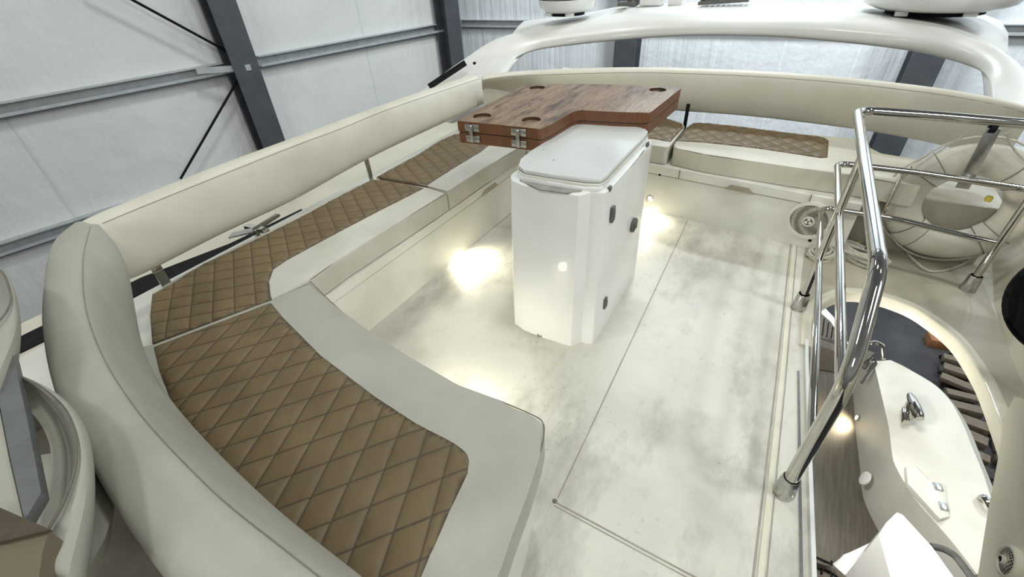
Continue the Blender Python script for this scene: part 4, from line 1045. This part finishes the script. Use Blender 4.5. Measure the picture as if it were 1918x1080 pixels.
for hs, (hx_, hy_), zt_ in ((hp, (-1.02, -.22), .70), (h2, (-1.85, -.12), .72)):
    part('pedestal', lathe([(.17, 0), (.17, .02), (.07, .05), (.06, zt_ - .16), (.20, zt_ - .12), (.24, zt_ - .05), (.20, zt_ - .05)], (hx_, hy_, .052), seg=28), 'vinyl_grey', hs)
# ================================================================== LIGHT
def area(name, loc, size, power, col, aim=None, sy=None):
    L = bpy.data.lights.new(name, 'AREA'); L.energy = power; L.color = col; L.size = size
    if sy: L.shape = 'RECTANGLE'; L.size_y = sy
    o = bpy.data.objects.new(name, L); C.objects.link(o); o.location = loc
    d = (Vector(aim) - Vector(loc)) if aim else Vector((0, 0, -1))
    o.rotation_euler = d.to_track_quat('-Z', 'Y').to_euler(); return o
area('bay_and_fill_lamp', (-.8, 2.4, 6.4), .6, 50, (.97, 1, .95))
area('cockpit_fill', (.26, 2.0, -.30), .22, 24, (1, .97, .88), (1.35, 2.7, -1.5))  # added fill hidden under the deck edge, brightens stairwell and bulwark
area('cockpit_fill', (.9, 3.1, -.2), .3, 9, (1, .97, .88), (1.4, 3.5, -2.1))  # second added fill below the deck for the lower cockpit
area('bay_and_fill_lamp', (6.5, .6, 4.6), 1.6, 210, (1, 1, .95), (-2.0, 1.8, .5))  # added fill from the right for the left backrest and locker fronts
area('bay_and_fill_lamp', (2.8, 1.9, 6.4), .45, 95, (.97, 1, .97), (0, 1.6, 0))
area('bay_and_fill_lamp', (-4.6, -2.6, 6.4), .7, 130, (.97, 1, .95), (-3.5, 2, 0))
area('bay_and_fill_lamp', (-3.8, 4.5, 6.4), .9, 190, (.98, 1, .96), (-8, 4, .5))  # added wash light aimed at the left wall
area('bay_and_fill_lamp', (2.2, -1.8, 6.4), .8, 62, (.97, 1, .95), (0, 1.5, 0))
area('bay_and_fill_lamp', (-.6, -5.5, 4.4), 1.4, 120, (1, 1, .95), (-.4, 3.4, .5))
area('bay_and_fill_lamp', (-1.0, 7.6, 5.5), 1.2, 620, (.90, .96, 1), (0, 11, .2))  # added wash light to brighten the back wall behind the arch
area('bay_and_fill_lamp', (5.0, 7.4, 5.5), 1.2, 470, (.90, .96, 1), (5, 11, 0))  # added wash light for the right part of the back wall

w = bpy.data.worlds.new('hangar_air'); bpy.context.scene.world = w; w.use_nodes = True
nt = w.node_tree; bg = nt.nodes['Background']
tc = N(nt, 'ShaderNodeTexCoord'); sx = N(nt, 'ShaderNodeSeparateXYZ'); nt.links.new(tc.outputs['Generated'], sx.inputs[0])
cr_ = N(nt, 'ShaderNodeValToRGB'); el = cr_.color_ramp.elements
el[0].position = .30; el[0].color = (.05, .05, .05, 1); el[1].position = .95; el[1].color = (.20, .21, .21, 1)
e = el.new(.52); e.color = (.30, .31, .30, 1); e = el.new(.62); e.color = (.62, .64, .63, 1)
e = el.new(.74); e.color = (.42, .44, .43, 1)
mp = N(nt, 'ShaderNodeMath', operation='MULTIPLY_ADD'); mp.inputs[1].default_value = .5; mp.inputs[2].default_value = .5
nt.links.new(sx.outputs[2], mp.inputs[0]); nt.links.new(mp.outputs[0], cr_.inputs[0]); nt.links.new(cr_.outputs[0], bg.inputs[0])
bg.inputs[1].default_value = .62

# ================================================================== CAMERA
cd = bpy.data.cameras.new('camera'); cam = bpy.data.objects.new('camera', cd); C.objects.link(cam)
cd.sensor_width = 36; cd.sensor_fit = 'HORIZONTAL'; cd.lens = 36 * F / 1918; cd.clip_start = .02; cd.clip_end = 200
rot = RM @ Matrix(((1, 0, 0), (0, -1, 0), (0, 0, -1)))
cam.matrix_world = Matrix.Translation(CAM) @ rot.to_4x4()
bpy.context.scene.camera = cam
sc = bpy.context.scene
sc.view_settings.view_transform = 'Standard'; sc.view_settings.look = 'None'; sc.view_settings.exposure = -.13
